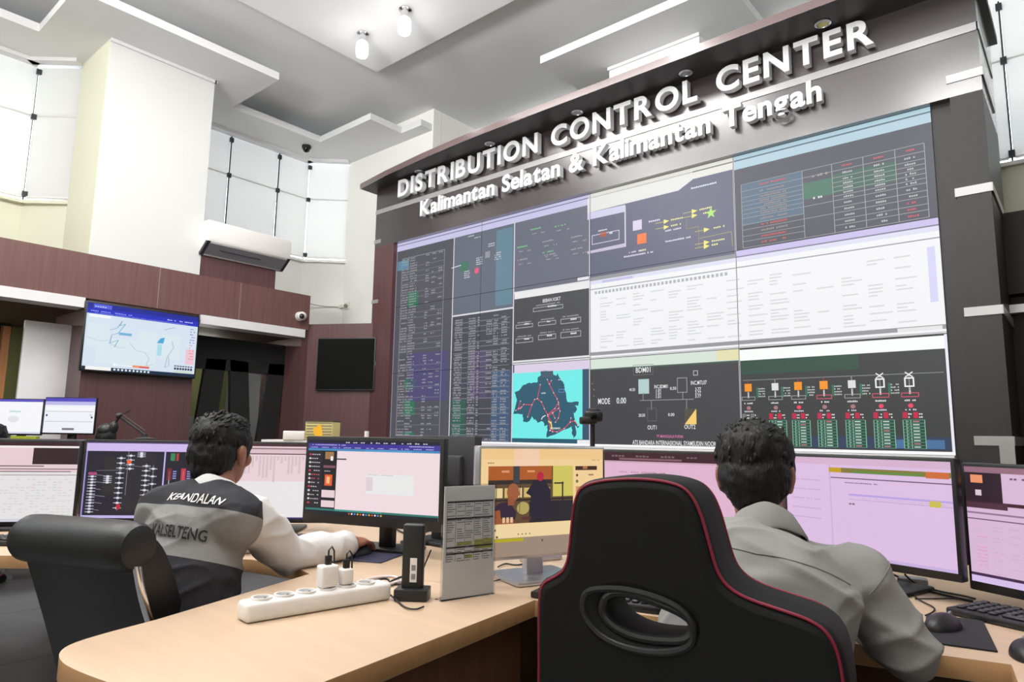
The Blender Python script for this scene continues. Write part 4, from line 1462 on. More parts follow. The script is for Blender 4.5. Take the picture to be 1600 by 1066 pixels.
# dark television on the diagonal corner panel
def corner_tv():
    d = (D1 - D0).normalized()
    ang = math.atan2(d.y, d.x)
    L = (D1 - D0).length
    mid = D0 + d * (L * .50) + dn * .05
    t = thing('wall_television', 'switched off black television on the brown corner panel', 'television', (mid.x, mid.y, 1.62), ang)
    w, h = .66, .56
    mb = MB(); mb.rbox(-w / 2, w / 2, 0, .045, 0, h, .008, 2)
    mb.build('housing', DARKP, t)
    mb = MB(); mb.rbox(-w / 2 + .012, w / 2 - .012, -.003, .004, .014, h - .012, .001, 1)
    mb.build('screen', mat('dark_glass', (9, 9, 10), .15, 0, .02, 4, 0, 60, (1, 1, 1), .15), t)
    return t


corner_tv()

# split air conditioner on its brown backing
x0 = XB
mb = MB(); mb.box(-7.3, XB - .002, 2.915, 3.70, BEAM1, 2.96)
struct('wall_left', mb, LAM, smooth=False)
ac = thing('air_conditioner', 'white wall air conditioner on a brown panel beside the pillar', 'air conditioner', (XB, 3.3, 2.84))
y0, y1 = 2.89, 3.76
prof = [(XB - .06, 2.86), (XB + .02, 2.845), (XB + .16, 2.955), (XB + .17, 2.99), (XB + .17, 3.14), (XB + .14, 3.165), (XB - .06, 3.175)]
mb = MB()
n = len(prof)
mb.add([(p[0], y0, p[1]) for p in prof] + [(p[0], y1, p[1]) for p in prof], [(i, i + n, (i + 1) % n + n, (i + 1) % n) for i in range(n)] + [list(range(n)), list(reversed(range(n, 2 * n)))])
mb.build('casing', WHITEP, ac, world=True, bevel=.008, angle=50)
mb = MB()
a = Vector((XB + .035, 0, 2.8565)); b = Vector((XB + .145, 0, 2.943)); nn = Vector((.618, 0, -.786)) * .004
mb.add([(a + nn) + Vector((0, y0 + .03, 0)), (b + nn) + Vector((0, y0 + .03, 0)), (b + nn) + Vector((0, y1 - .03, 0)), (a + nn) + Vector((0, y1 - .03, 0))], [(0, 1, 2, 3)])
mb.build('outlet_grille', GREYP, ac, world=True, smooth=False)
mb = MB()
a2 = a + (b - a) * .55 + nn * 1.6
mb.tube([a2 + Vector((0, y0 + .15, 0)), a2 + Vector((0, y1 - .3, 0))], .004, 6)
mb.build('louvre', DARKP, ac, world=True)
for yy in (y0, y1):
    e = .012 if yy == y0 else -.012
    mb = MB(); pr2 = [(XB - .06, 2.858), (XB + .02, 2.843), (XB + .163, 2.955), (XB + .13, 2.965), (XB + .01, 2.875)]
    n = len(pr2); ya, yb = (yy - .004, yy + .03) if yy == y0 else (yy - .03, yy + .004)
    mb.add([(p[0], ya, p[1]) for p in pr2] + [(p[0], yb, p[1]) for p in pr2], [(i, i + n, (i + 1) % n + n, (i + 1) % n) for i in range(n)] + [list(range(n)), list(reversed(range(n, 2 * n)))])
    mb.build('end_cap', DARKP, ac, world=True, smooth=False)

# cameras
p = at_z(479, 228, ZC)
t = thing('security_camera', 'small black dome camera under the ceiling right of the bay blinds', 'security camera', (p.x, p.y, ZC))
mb = MB(); mb.lathe([(.055, 0), (.055, -.03), (.048, -.035)], 20); mb.build('mount', BLACKP, t)
mb = MB(); mb.ell((0, 0, -.035), (.045, .045, .05)); mb.build('dome', mat('smoked_dome', (14, 14, 14), .15), t)
p = at_x(471, 494, XB + .04)
t = thing('security_camera', 'white ball camera with a black lens at the end of the brown beam', 'security camera', (XB, p.y, p.z))
mb = MB(); mb.ell((.045, 0, 0), (.05, .055, .048)); mb.lathe([(.05, 0), (.05, .015)], 20, 0, Matrix.Rotation(R_(90), 4, 'Y')); mb.build('body', WHITEP, t)
mb = MB(); mb.ell((.08, -.02, -.008), (.024, .028, .028)); mb.build('lens', BLACKP, t)

# wall socket with plug and its cable
ps = at_y(541, 478, 5.0)
t = thing('wall_socket', 'cream wall socket with a plug on the white wall above the corner panel', 'socket', (ps.x, 5.02, ps.z))
mb = MB(); mb.rbox(-.05, .045, -.012, 0, -.045, .045, .004, 2); mb.build('plate', CREAM, t)
mb = MB(); mb.rbox(-.14, -.04, -.03, 0, -.02, .025, .006, 2); mb.lathe([(.022, 0), (.022, .03)], 16, 1, Matrix.Translation((.0, -.01, 0)) @ Matrix.Rotation(R_(90), 4, 'X')); mb.build('plug', [CREAM, GREYP], t)
q0 = at_x(478, 471, XB - .5)
mb = MB(); pts = [Vector((ps.x - .14, 5.0, ps.z)), Vector((ps.x - .3, 4.8, ps.z + .0)), Vector((-7.3, 4.5, ps.z + .04)), Vector((-7.3, 4.1, ps.z + .12))]
mb.tube(chaikin(pts, 2, False), .006, 8)
rigid('power_cable', mb, mat('grey_cable', (176, 172, 160), .5), 'pale grey cable running from the wall socket toward the bay', 'cable', pts[0])

# jar lamps on the raised panel: two in view, the others added unseen to brighten the ceiling
def jar_lamp(x, y, lab, power):
    t = thing('ceiling_lamp', lab, 'ceiling lamp', (x, y, 4.79), 0, 'jar lamps on the ceiling')
    mb = MB(); mb.lathe([(.055, 0), (.055, -.012), (.03, -.02), (.028, -.05), (.034, -.055), (.034, -.08)], 20); mb.build('cap', CHROME, t)
    mb = MB(); mb.lathe([(.03, -.08), (.05, -.1), (.056, -.13), (.056, -.2), (.048, -.225), (.02, -.23)], 24)
    mb.build('shade', emit_mat('lit_frosted_glass', (255, 252, 244), 1.6), t)
    d = bpy.data.lights.new('jar_lamp_light', 'POINT'); d.energy = power; d.shadow_soft_size = .07
    lo = bpy.data.objects.new('jar_lamp_light', d); COL.objects.link(lo); lo.location = (x, y, 4.44)


for qx, qy, lab in ((567, 52, 'frosted jar ceiling lamp, the left one of the two on the white ceiling panel'), (633, 14, 'frosted jar ceiling lamp, the right one of the two on the white ceiling panel')):
    p = at_z(qx, qy, 4.79)
    jar_lamp(p.x, p.y, lab, JAR * .11)
for x in (-4.73, -4.19):
    for y in (.6, -.6, -1.8):
        jar_lamp(x, y, 'frosted jar ceiling lamp added out of view to brighten the ceiling', JAR * 1.3)
for x in (-2.4, -.8):
    for y in (3.3, .6, -1.2):
        jar_lamp(x, y, 'frosted jar ceiling lamp added out of view to brighten the ceiling', JAR * (.4 if y > 3 else 1.5))
# unseen light panels added for fill and a bright reflection in the header
for x, y in ((-4.32, 2.2), (-3.06, 2.2), (-3.9, -.6), (-1.5, -.6), (-.6, .8)):
    t = thing('fill_panel', 'flat lit panel added out of view for fill light and header reflection', 'ceiling light', (x, y, 4.79), 0, 'added fill light panels')
    mb = MB()
    for a, c_, e, f_ in ((-.64, .64, -.44, -.4), (-.64, .64, .4, .44), (-.64, -.6, -.4, .4), (.6, .64, -.4, .4)):
        mb.box(a, c_, e, f_, -.025, 0)
    mb.build('frame', TRIMW, t)
    mb = MB(); mb.box(-.6, .6, -.4, .4, -.018, -.006); mb.build('diffuser', emit_mat('fill_panel_glow', (255, 253, 250), PANEL), t)

# what one sees through the two openings
t = thing('white_board', 'tall plain white board standing in the left opening', 'board', (-6.75, 1.8, 0))
pl = at_x(40, 500, -6.75); prr = at_x(119, 506, -6.75)
mb = MB(); mb.rbox(-6.79, -6.75, pl.y, prr.y, .35, pl.z, .004, 2); mb.build('panel', TRIMW, t, world=True)
mb = MB(); mb.rbox(-6.80, -6.738, prr.y - .005, prr.y + .012, .35, pl.z - .12, .004, 2); mb.build('edge_rail', WHITEP, t, world=True)
for yy in (pl.y + .05, prr.y - .05):
    mb = MB(); mb.tube([(-6.77, yy, .35), (-6.77, yy, .03)], .018); mb.box(-6.95, -6.6, yy - .02, yy + .02, 0, .035)
    mb.build('stand', SILVER, t, world=True)
mb = MB(); a = at_x(3, 560, -6.9); mb.box(-6.95, -6.88, a.y - .02, a.y + .035, 0, 2.02)
struct('door_1', mb, WOODP, smooth=False)
mb = MB(); a = at_x(8, 520, -7.0); mb.rbox(-7.05, -7.0, a.y - .2, a.y + .045, 1.80, 2.06, .01, 2)
mb.box(-7.03, -7.0, a.y - .2, a.y + .0, .0, 1.8)
rigid('dark_locker', mb, BLACKP, 'dark upright locker at the left picture edge in the opening', 'locker', (-7.02, a.y - .1, 0))


# dark slanted glazing bars of the glass partition
part = thing('glass_partition', 'black framed glass partition with slanted bars in the right opening', 'partition', (-6.75, 3.5, 0))
XP = -6.72


def bar(top_px, bot_px):
    tl, tr = (at_x(q, y, XP) for q, y in top_px)
    bl, br = (at_x(q, y, XP) for q, y in bot_px)
    # carry the slanted sides on down to the floor
    def down(a, b):
        k = (a.z - 0.02) / (a.z - b.z); return a + (b - a) * k
    bl, br = down(tl, bl), down(tr, br)
    mb = MB()
    v = [tl, tr, br, bl]
    vv = [(XP, p.y, p.z) for p in v] + [(XP - .05, p.y, p.z) for p in v]
    mb.add(vv, [(0, 1, 2, 3), (7, 6, 5, 4), (0, 4, 5, 1), (1, 5, 6, 2), (2, 6, 7, 3), (3, 7, 4, 0)])
    mb.build('bar', BLACKW, part, world=True, smooth=False)


bar(((323, 560), (354, 562)), ((305, 665), (341, 645)))
bar(((360, 562), (388, 566)), ((360, 650), (390, 655)))
bar(((421, 568), (447, 570)), ((401, 690), (428, 692)))
bar(((454, 570), (464, 571)), ((452, 690), (462, 692)))
mb = MB(); a = at_x(300, 545, XP); mb.box(XP - .05, XP, 2.94, 4.06, 1.79, 2.12); mb.build('header_board', BLACKW, part, world=True, smooth=False)
mb = MB(); mb.box(XP - .03, XP - .02, 2.94, 4.06, 0.02, 1.8)
gl = bpy.data.materials.new('clear_glass'); gl.use_nodes = True
_b = gl.node_tree.nodes['Principled BSDF']; _b.inputs['Transmission Weight'].default_value = 1; _b.inputs['Roughness'].default_value = .05; _b.inputs['IOR'].default_value = 1.1; _b.inputs['Base Color'].default_value = (.9, .92, .92, 1)
mb.build('glass', gl, part, world=True, smooth=False)

# ================================================================== people
def blob_mesh(mb, voxel=0.006, it=6, fac=0.5, disp=None):
    me = bpy.data.meshes.new('b')
    me.from_pydata([tuple(p) for p in mb.v], [], mb.f)
    o = bpy.data.objects.new('b', me)

    def mods(ob):
        m = ob.modifiers.new('r', 'REMESH'); m.mode = 'VOXEL'; m.voxel_size = voxel
        s = ob.modifiers.new('s', 'SMOOTH'); s.factor = fac; s.iterations = it
    out = eval_mesh(o, (mods,))
    bpy.data.meshes.remove(me)
    if disp:
        out.update()
        co = [v.co.copy() for v in out.vertices]; no = [v.normal.copy() for v in out.vertices]
        for v, c, n in zip(out.vertices, co, no):
            v.co = c + n * disp(c, n)
        out.update()
    return out


def put_mesh(me, name, mats, loc, parent=None, mat_fn=None):
    me.name = name
    L = Vector(loc)
    for v in me.vertices:
        v.co -= L
    me.materials.clear()
    for m in (mats if isinstance(mats, (list, tuple)) else [mats]):
        me.materials.append(m)
    if mat_fn:
        for p in me.polygons:
            p.material_index = mat_fn(p.center + L, p.normal)
    me.polygons.foreach_set('use_smooth', [True] * len(me.polygons))
    me.update()
    o = bpy.data.objects.new(name, me)
    COL.objects.link(o)
    if parent is None:
        o.location = L
    else:
        o.parent = parent
    ROOTM[o.name] = Matrix.Translation(L)
    return o


def basis(fwd, upv=Vector((0, 0, 1))):
    f = fwd.normalized()
    s = f.cross(upv).normalized()
    u = s.cross(f).normalized()
    return Matrix((s, f, u)).transposed()


def hand_prims(mb, wrist, d, palm_n, side, curl=0.6, spread=1.0, grip=False):
    """wrist point, d: direction to the knuckles, palm_n: out of the palm, side: towards the thumb"""
    d = d.normalized(); palm_n = (palm_n - d * palm_n.dot(d)).normalized(); s = (side - d * side.dot(d) - palm_n * side.dot(palm_n)).normalized()
    R = Matrix((s, d, -palm_n)).transposed()
    mb.cap(wrist - d * .02, wrist + d * .025, .026, .03)
    mb.ell(wrist + d * .05, (.042, .052, .017), R, su=18, sv=12)
    mb.ell(wrist + d * .04 + s * .02 + palm_n * .006, (.02, .036, .017), R)
    for k, (off, ln) in enumerate(((.031, .072), (.011, .08), (-.010, .074), (-.030, .058))):
        base = wrist + d * (.092 - abs(off - .008) * .25) + s * off
        dirv = (d + s * off * 2.2 * spread).normalized()
        a = curl * (0.55 + .1 * k)
        p = base - dirv * .012
        r = .0095 - .0006 * k
        for seg, fr in enumerate((.46, .30, .24)):
            a2 = a * (.45 + .8 * seg)
            dv = (dirv * math.cos(a2) + palm_n * math.sin(a2)).normalized()
            q = p + dv * (ln * fr + (.012 if seg == 0 else 0))
            mb.cap(p, q, r, r * .92, 10)
            p = q; r *= .93
    p = wrist + d * .022 + s * .030 + palm_n * .006
    q = p + (d * .6 + s * .75 + palm_n * .25).normalized() * .042
    mb.cap(p, q, .014, .011, 10)
    mb.cap(q, q + (d * .92 + s * .25 + palm_n * .25).normalized() * .032, .011, .009, 10)


def person(spec):
    P = {k: (W(*v) if isinstance(v, tuple) and len(v) == 3 else v) for k, v in spec['joints'].items()}
    base = W(*spec['base'], 0)
    th = spec['theta']; hth = spec.get('head_theta', th); pitch = spec.get('head_pitch', 0)
    fw = (SIDE * math.sin(th) + HEAD * math.cos(th))
    rt = (SIDE * math.cos(th) - HEAD * math.sin(th))
    hf = (SIDE * math.sin(hth) + HEAD * math.cos(hth)) * math.cos(pitch) - Vector((0, 0, math.sin(pitch)))
    HB = basis(hf)
    hc = P['head']

    def h(x, y, z):
        return hc + HB @ Vector((x, y, z))
    spine = (P['neck'] - P['pelvis'])
    TB = basis(fw, spine.normalized())
    TB = Matrix((TB.col[0], spine.normalized().cross(TB.col[0]), spine.normalized())).transposed()

    def tpt(t, y=0.0, x=0.0):
        """point up the spine (bulging backward a little), y forward, x to the right"""
        bow = math.sin(math.pi * t) * .035
        return P['pelvis'] + spine * t + TB.col[1] * (y - bow) + TB.col[0] * x

    # ---------------- body: one continuous surface
    mb = MB()
    mb.ell(h(0, -.008, .028), (.074, .094, .082), HB, su=28, sv=18)
    mb.ell(h(0, .028, -.045), (.056, .062, .066), HB)
    mb.ell(h(0, .05, -.088), (.026, .024, .02), HB)
    mb.cap(h(0, .088, .018), h(0, .106, -.022), .009, .014, 12)
    mb.ell(h(0, .10, -.026), (.018, .012, .010), HB)
    for s in (-1, 1):
        mb.ell(h(s * .034, .072, .022), (.022, .012, .009), HB)
        mb.ell(h(s * .045, .058, -.02), (.022, .022, .022), HB)
        mb.ell(h(s * .074, -.008, -.012), (.011, .020, .034), HB)
        mb.ell(h(s * .080, -.014, -.004), (.008, .018, .024), HB)
    mb.cap(h(-.018, .086, -.058), h(.018, .086, -.058), .007, .007, 10)
    mb.cap(h(-.014, .084, -.070), h(.014, .084, -.070), .008, .008, 10)
    mb.cap(h(0, -.022, -.05), P['neck'] + Vector((0, 0, .0)), .051, .054, 18)
    g = spec.get('girth', 1.0)
    mb.ell(tpt(.74), (.145 * g, .095, .115), TB); mb.ell(tpt(.45), (.13 * g, .09, .16), TB); mb.ell(tpt(.05), (.15 * g, .11, .11), TB)
    for s, q in (('L', -1), ('R', 1)):
        mb.cap(tpt(.87, 0, q * .03), P['sh' + s], .05, .05)
        mb.cap(P['sh' + s], P['el' + s], .043, .037); mb.cap(P['el' + s], P['wr' + s], .037, .025)
        mb.cap(tpt(0, .02, q * .09), P['kn' + s], .078, .052); mb.cap(P['kn' + s], P['an' + s], .052, .036)
        mb.cap(P['an' + s], P['an' + s] + fw * .13 - Vector((0, 0, .03)), .035, .028)
        hd = spec['hands'][s]
        hand_prims(mb, P['wr' + s], W(*hd['d']), W(*hd['n']), W(*hd['s']), hd.get('curl', .6))
    body = put_mesh(blob_mesh(mb, .0048, 4, .45), 'person', SKIN, base)
    tag(body, spec['label'], 'person', spec.get('group'))

    # ---------------- face details
    for s in (-1, 1):
        e = MB(); e.ell(h(s * .034, .083, .006), (.0125, .0075, .0065), HB, 0); e.ell(h(s * .034, .0895, .006), (.005, .0025, .005), HB, 1)
        e.build('eye', [mat('eye_white', (220, 214, 206), .3), mat('dark_iris', (30, 20, 16), .2)], body, world=True)
        e = MB(); e.tube([h(s * .016, .089, .026), h(s * .036, .09, .031), h(s * .056, .076, .026)], [.003, .004, .002], 8)
        e.build('eyebrow', HAIR, body, world=True)
    m = MB(); m.cap(h(-.018, .0925, -.063), h(.018, .0925, -.063), .0028, .0028, 8)
    m.build('mouth', mat('lip', (120, 66, 58), .45), body, world=True)

    # ---------------- hair
    hs = spec.get('hair', 1.0)
    mb = MB()
    mb.ell(h(0, -.014, .044), (.086 * hs, .105 * hs, .078 * hs), HB, su=30, sv=20)
    mb.ell(h(0, -.048, -.012), (.078 * hs, .066 * hs, .075), HB, su=24, sv=16)
    mb.ell(h(0, -.060, -.055), (.055, .042, .042), HB)
    mb.ell(h(0, .025, .080), (.064 * hs, .062, .040), HB)
    for s in (-1, 1):
        mb.ell(h(s * .070, .006, .026), (.017, .034, .036), HB)
        mb.ell(h(s * .072, .020, -.004), (.008, .009, .018), HB)

    def hd(c, n):
        return .0045 * noise.noise(c * 42) + .003 * noise.noise(Vector((c.x * 120, c.y * 120, c.z * 40)))
    hm = blob_mesh(mb, .005, 3, .5, hd)
    # loose tufts following the crown
    tf = MB()
    rnd = random.Random(spec['seed'])
    cen = h(0, -.014, .03)
    vs = [v for v in hm.vertices if (HB.transposed() @ (v.co - hc)).z > -.075 and not ((HB.transposed() @ (v.co - hc)).y > .0 and (HB.transposed() @ (v.co - hc)).z < .055)]
    up = HB.col[2]; fwd = HB.col[1]
    for v in rnd.sample(list(vs), min(spec.get('tufts', 420), len(vs))):
        n = (v.co - cen).normalized()
        flow = (fwd * .55 + up * .1 + HB.col[0] * rnd.uniform(-.35, .35)) if n.dot(up) > .35 else (-up * 1.0 + HB.col[0] * rnd.uniform(-.25, .25))
        flow = (flow - n * flow.dot(n)).normalized()
        L = rnd.uniform(.014, .030) * (1.1 if n.dot(up) > .5 else .8)
        a = v.co - n * .004
        lift = rnd.uniform(.08, .34) if n.dot(up) > .4 else rnd.uniform(.02, .10)
        tf.tube([a, a + flow * L * .5 + n * L * lift, a + flow * L + n * L * lift * .7], [.0045, .0032, .0006], 5)
    put_mesh(hm, 'hair', HAIR, base, body)
    hair = [o for o in body.children if o.name.startswith('hair')][0]
    bm = bmesh.new(); bm.from_mesh(hair.data)
    for i, p in enumerate(tf.v):
        bm.verts.new(p - base)
    bm.verts.ensure_lookup_table()
    off = len(bm.verts) - len(tf.v)
    for f in tf.f:
        try:
            q = bm.faces.new([bm.verts[off + i] for i in f]); q.smooth = True
        except ValueError:
            pass
    bm.to_mesh(hair.data); bm.free()

    # ---------------- shirt
    mb = MB()
    g = spec.get('girth', 1.0) * (.93 if spec.get('vest') else 1.0)
    mb.ell(tpt(.72), (.182 * g, .118 * g, .150), TB, su=26, sv=16); mb.ell(tpt(.45), (.165 * g, .122 * g, .20), TB, su=26, sv=16); mb.ell(tpt(.08), (.180 * g, .138 * g, .12), TB, su=26, sv=16)
    for s, q in (('L', -1), ('R', 1)):
        mb.cap(tpt(.84, -.01, q * .045), P['sh' + s] + Vector((0, 0, -.002)), .068, .066, 18)
        mb.cap(P['neck'] + Vector((0, 0, -.032)) + rt * q * .02, P['sh' + s] + Vector((0, 0, .004)), .052, .05, 16)
        mb.cap(P['sh' + s], P['el' + s], spec.get('sleeve', .066), .058, 18)
        sw = P['wr' + s] - (P['wr' + s] - P['el' + s]).normalized() * .012
        mb.cap(P['el' + s], sw, .057, .043, 18)
    nk = P['neck'] + Vector((0, 0, .016)); nu = (h(0, -.022, -.05) - P['neck']).normalized()
    NB = basis(fw, nu); NB = Matrix((NB.col[0], nu.cross(NB.col[0]), nu)).transposed()
    amp = spec.get('wrinkle', .006)

    def folds(c, n):
        d = c - P['neck']
        a, e, z = d.dot(rt), d.dot(fw), d.z
        r1_ = 1 - abs(noise.noise(Vector((a * 7 + z * 8, e * 6, z * 4 + spec['seed']))))
        r2_ = 1 - abs(noise.noise(Vector((a * 6 - z * 10, e * 9, z * 6 + 7 + spec['seed']))))
        return amp * (1.5 * r1_ ** 5 + 1.3 * r2_ ** 6 + .5 * noise.noise(Vector((a * 15, e * 15, z * 15))) - .8)
    sm_ = blob_mesh(mb, .0065, 9, .5, folds)
    sbvh = BVHTree.FromPolygons([v.co.copy() for v in sm_.vertices], [list(q.vertices) for q in sm_.polygons])
    put_mesh(sm_, 'shirt', spec['shirt'], base, body)
    # collar: stand and fold
    prof_ = [(.057, -.03), (.056, .034), (.060, .040), (.066, .036), (.072, .012), (.080, -.020), (.077, -.025), (.069, .0), (.062, -.03)]
    nseg = 36
    cm = MB(); vv_ = []
    for k in range(nseg):
        a = 2 * math.pi * k / nseg
        back = (1 - math.sin(a)) / 2
        for (rr_, zz_) in prof_:
            z_ = (zz_ * (.45 + .55 * back) if zz_ > 0 else zz_) - (1 - back) * .035 + .002 * math.sin(a * 5 + 1)
            vv_.append(nk + NB @ Vector((rr_ * 1.0 * math.cos(a), rr_ * 1.03 * math.sin(a) - .004, z_)))
    m_ = len(prof_)
    cm.add(vv_, [(k * m_ + i, ((k + 1) % nseg) * m_ + i, ((k + 1) % nseg) * m_ + (i + 1) % m_, k * m_ + (i + 1) % m_) for k in range(nseg) for i in range(m_)])
    cm.build('collar', spec['shirt'], body, world=True, angle=80)
    # seams: yoke across the back and one round each armhole
    if not spec.get('vest'):
        def on(o_, d_):
            hit = sbvh.ray_cast(o_, d_)
            return hit[0] - d_ * .0008 if hit[0] else None
        pts_ = [on(tpt(.80 + .02 * abs(x_ / .15), -.6, x_), TB.col[1]) for x_ in [(-.17 + .34 * k / 20) for k in range(21)]]
        pts_ = [q_ for q_ in pts_ if q_]
        sv = MB()
        if len(pts_) > 3:
            sv.tube(pts_, .0012, 6)
        for s in 'LR':
            ax = (P['el' + s] - P['sh' + s]).normalized(); c_ = P['sh' + s] + ax * .01
            u_ = ax.orthogonal().normalized(); w_ = ax.cross(u_)
            run = []
            for k in range(33):
                a = 2 * math.pi * k / 32
                dv = u_ * math.cos(a) + w_ * math.sin(a)
                q_ = on(c_ + dv * .4 + ax * .02 * math.cos(a), -dv)
                if q_ and (q_ - c_).length < .11:
                    run.append(q_)
                else:
                    if len(run) > 2:
                        sv.tube(run, .0012, 6)
                    run = []
            if len(run) > 2:
                sv.tube(run, .0012, 6)
        sv.build('seam', mat('seam_thread', (112, 111, 109), .9), body, world=True)
    # cuffs
    for s in 'LR':
        d = (P['wr' + s] - P['el' + s]).normalized()
        m = MB(); m.tube([P['wr' + s] - d * .052, P['wr' + s] - d * .046, P['wr' + s] - d * .004, P['wr' + s] + d * .002], [.043, .0455, .043, .036], 20)
        m.build('cuff', spec['shirt'], body, world=True)

    # ---------------- vest
    g = spec.get('girth', 1.0)
    if spec.get('vest'):
        TY = .885
        mb = MB()
        mb.ell(tpt(.74, -.004), (.180 * g, .134, .145), TB, su=28, sv=18); mb.ell(tpt(.45, -.004), (.205 * g, .142, .22), TB, su=28, sv=18); mb.ell(tpt(.12, -.002), (.245 * g, .164, .15), TB, su=28, sv=18)
        for q in (-1, 1):
            mb.cap(tpt(.915, -.008, q * .06), tpt(.90, -.008, q * .105), .066, .066, 18)
            mb.cap(tpt(.88, -.03, q * .05), tpt(.86, -.03, q * .11), .095, .09, 18)
        vf = lambda c, n: .75 * folds(c, n)

        def vm(c, n):
            t = (c - P['pelvis']).dot(spine) / spine.length_squared
            sl = (c - P['pelvis']).dot(TB.col[0])
            return 0 if t > TY + sl * .02 else (1 if t > .60 else 0)
        vme = blob_mesh(mb, .0065, 8, .5, vf)
        bm = bmesh.new(); bm.from_mesh(vme)
        for t_, k_ in ((TY, .02), (.60, 0)):
            nrm = (TB.col[2] * spine.length * 1.0 / spine.length - TB.col[0] * k_ * spine.length).normalized()
            bmesh.ops.bisect_plane(bm, geom=bm.verts[:] + bm.edges[:] + bm.faces[:], plane_co=P['pelvis'] + spine * t_, plane_no=nrm, dist=1e-6)
        bm.to_mesh(vme); bm.free()
        vest = put_mesh(vme, 'vest', [VESTD, VESTG], base, body, vm)
        bvh = BVHTree.FromPolygons([v.co + base for v in vest.data.vertices], [list(p.vertices) for p in vest.data.polygons])
        for txt, t, hgt, wid, xo, m, slant, tilt in (('KEANDALAN', .735, .028, .180, .045, WHITEP, .14, .75), ('KALSELTENG', .70, .030, .150, .038, VESTD, .0, .0)):
            v, f = text_geo(txt, .012, 0, 3)
            bm = bmesh.new(); bv_ = [bm.verts.new(q_) for q_ in v]
            for f_ in f:
                try:
                    bm.faces.new([bv_[k] for k in f_])
                except ValueError:
                    pass
            for _k in range(4):
                bmesh.ops.triangulate(bm, faces=bm.faces[:])
                le_ = [e_ for e_ in bm.edges if e_.calc_length() > .12]
                if le_:
                    bmesh.ops.subdivide_edges(bm, edges=le_, cuts=1)
            bmesh.ops.triangulate(bm, faces=bm.faces[:]); bm.verts.index_update()
            v = [q_.co.copy() for q_ in bm.verts]; f = [[q_.index for q_ in f_.verts] for f_ in bm.faces]; bm.free()
            x0_, x1_ = min(p.x for p in v), max(p.x for p in v)
            L = MB(); out = []
            for p in v:
                X = (p.x - x0_) / (x1_ - x0_) - .5
                yy = p.y / .7 * hgt
                o_ = tpt(t, -.6, X * wid + xo + yy * slant) + TB.col[2] * yy
                o_ += TB.col[2] * tilt * .6
                dr_ = (TB.col[1] - TB.col[2] * tilt).normalized()
                hit = bvh.ray_cast(o_, dr_)
                out.append((hit[0] + hit[1] * .0025 if hit[0] else o_ + dr_ * .4))
            L.add(out, f)
            lo = L.build('vest_lettering', m, body, world=True, smooth=False)
            lo['label'] = ('white' if m is WHITEP else 'dark') + ' lettering on the back of the vest'

    # ---------------- trousers and shoes
    mb = MB()
    mb.ell(tpt(.02), (.19, .15, .11), TB)
    for s, q in (('L', -1), ('R', 1)):
        mb.cap(tpt(0, .03, q * .09), P['kn' + s], .092, .068); mb.cap(P['kn' + s], P['an' + s] + Vector((0, 0, .03)), .066, .056)
    put_mesh(blob_mesh(mb, .009, 4), 'trousers', TROUS, base, body)
    for s in 'LR':
        a = P['an' + s]
        m = MB(); m.cap(a - fw * .03 - Vector((0, 0, .035)), a + fw * .15 - Vector((0, 0, .045)), .045, .038, 16); m.cap(a - Vector((0, 0, .02)), a + fw * .06 - Vector((0, 0, .04)), .047, .044, 16)
        sm = blob_mesh(m, .008, 3)
        for vv in sm.vertices:
            vv.co.z = max(vv.co.z, .002)
        put_mesh(sm, 'shoe', SHOE, base, body)
    return body


T18 = R_(18)
person(dict(seed=3, label='man in a charcoal and grey vest over a pale shirt, hand on a mouse', base=(-.95, 2.05), theta=T18, head_theta=R_(10), head_pitch=.10, hair=.95,
            shirt=SHIRTL, vest=True, girth=.85, sleeve=.066, wrinkle=.006,
            joints=dict(head=(-.888, 2.13, 1.110), neck=(-.868, 2.07, .975), pelvis=(-.925, 1.93, .53),
                        shL=(-.990, 2.12, .92), shR=(-.745, 2.02, .925), elL=(-1.09, 2.33, .79), wrL=(-.90, 2.52, .79),
                        elR=(-.690, 2.19, .795), wrR=(-.548, 2.395, .795),
                        knL=(-.98, 2.42, .52), knR=(-.78, 2.36, .52), anL=(-.96, 2.40, .075), anR=(-.76, 2.34, .075)),
            hands=dict(L=dict(d=(.35, .9, -.06), n=(0, .1, -1), s=(1, -.3, 0), curl=.45), R=dict(d=(.30, .9, .05), n=(0, 0, -1), s=(-1, .3, 0), curl=.75))))
T25 = R_(26)
person(dict(seed=5, label='man in a plain grey shirt leaning over the desk in front of the gaming chair', base=(.55, 1.45), theta=T25, head_theta=R_(22), head_pitch=.16, hair=1.02,
            shirt=SHIRTR, girth=1.08, sleeve=.066, wrinkle=.0065, tufts=240,
            joints=dict(head=(.570, 1.615, 1.092), neck=(.565, 1.545, .960), pelvis=(.40, 1.34, .53),
                        shL=(.405, 1.60, .885), shR=(.725, 1.46, .885), elL=(.42, 1.86, .795), wrL=(.60, 2.02, .785),
                        elR=(.795, 1.425, .758), wrR=(.80, 1.68, .788),
                        knL=(.52, 1.80, .52), knR=(.68, 1.72, .52), anL=(.50, 1.76, .075), anR=(.68, 1.68, .075)),
            hands=dict(L=dict(d=(.5, .6, -.05), n=(0, .1, -1), s=(1, -.5, 0), curl=.45), R=dict(d=(.15, .9, .0), n=(0, 0, -1), s=(-1, .2, 0), curl=.6))))
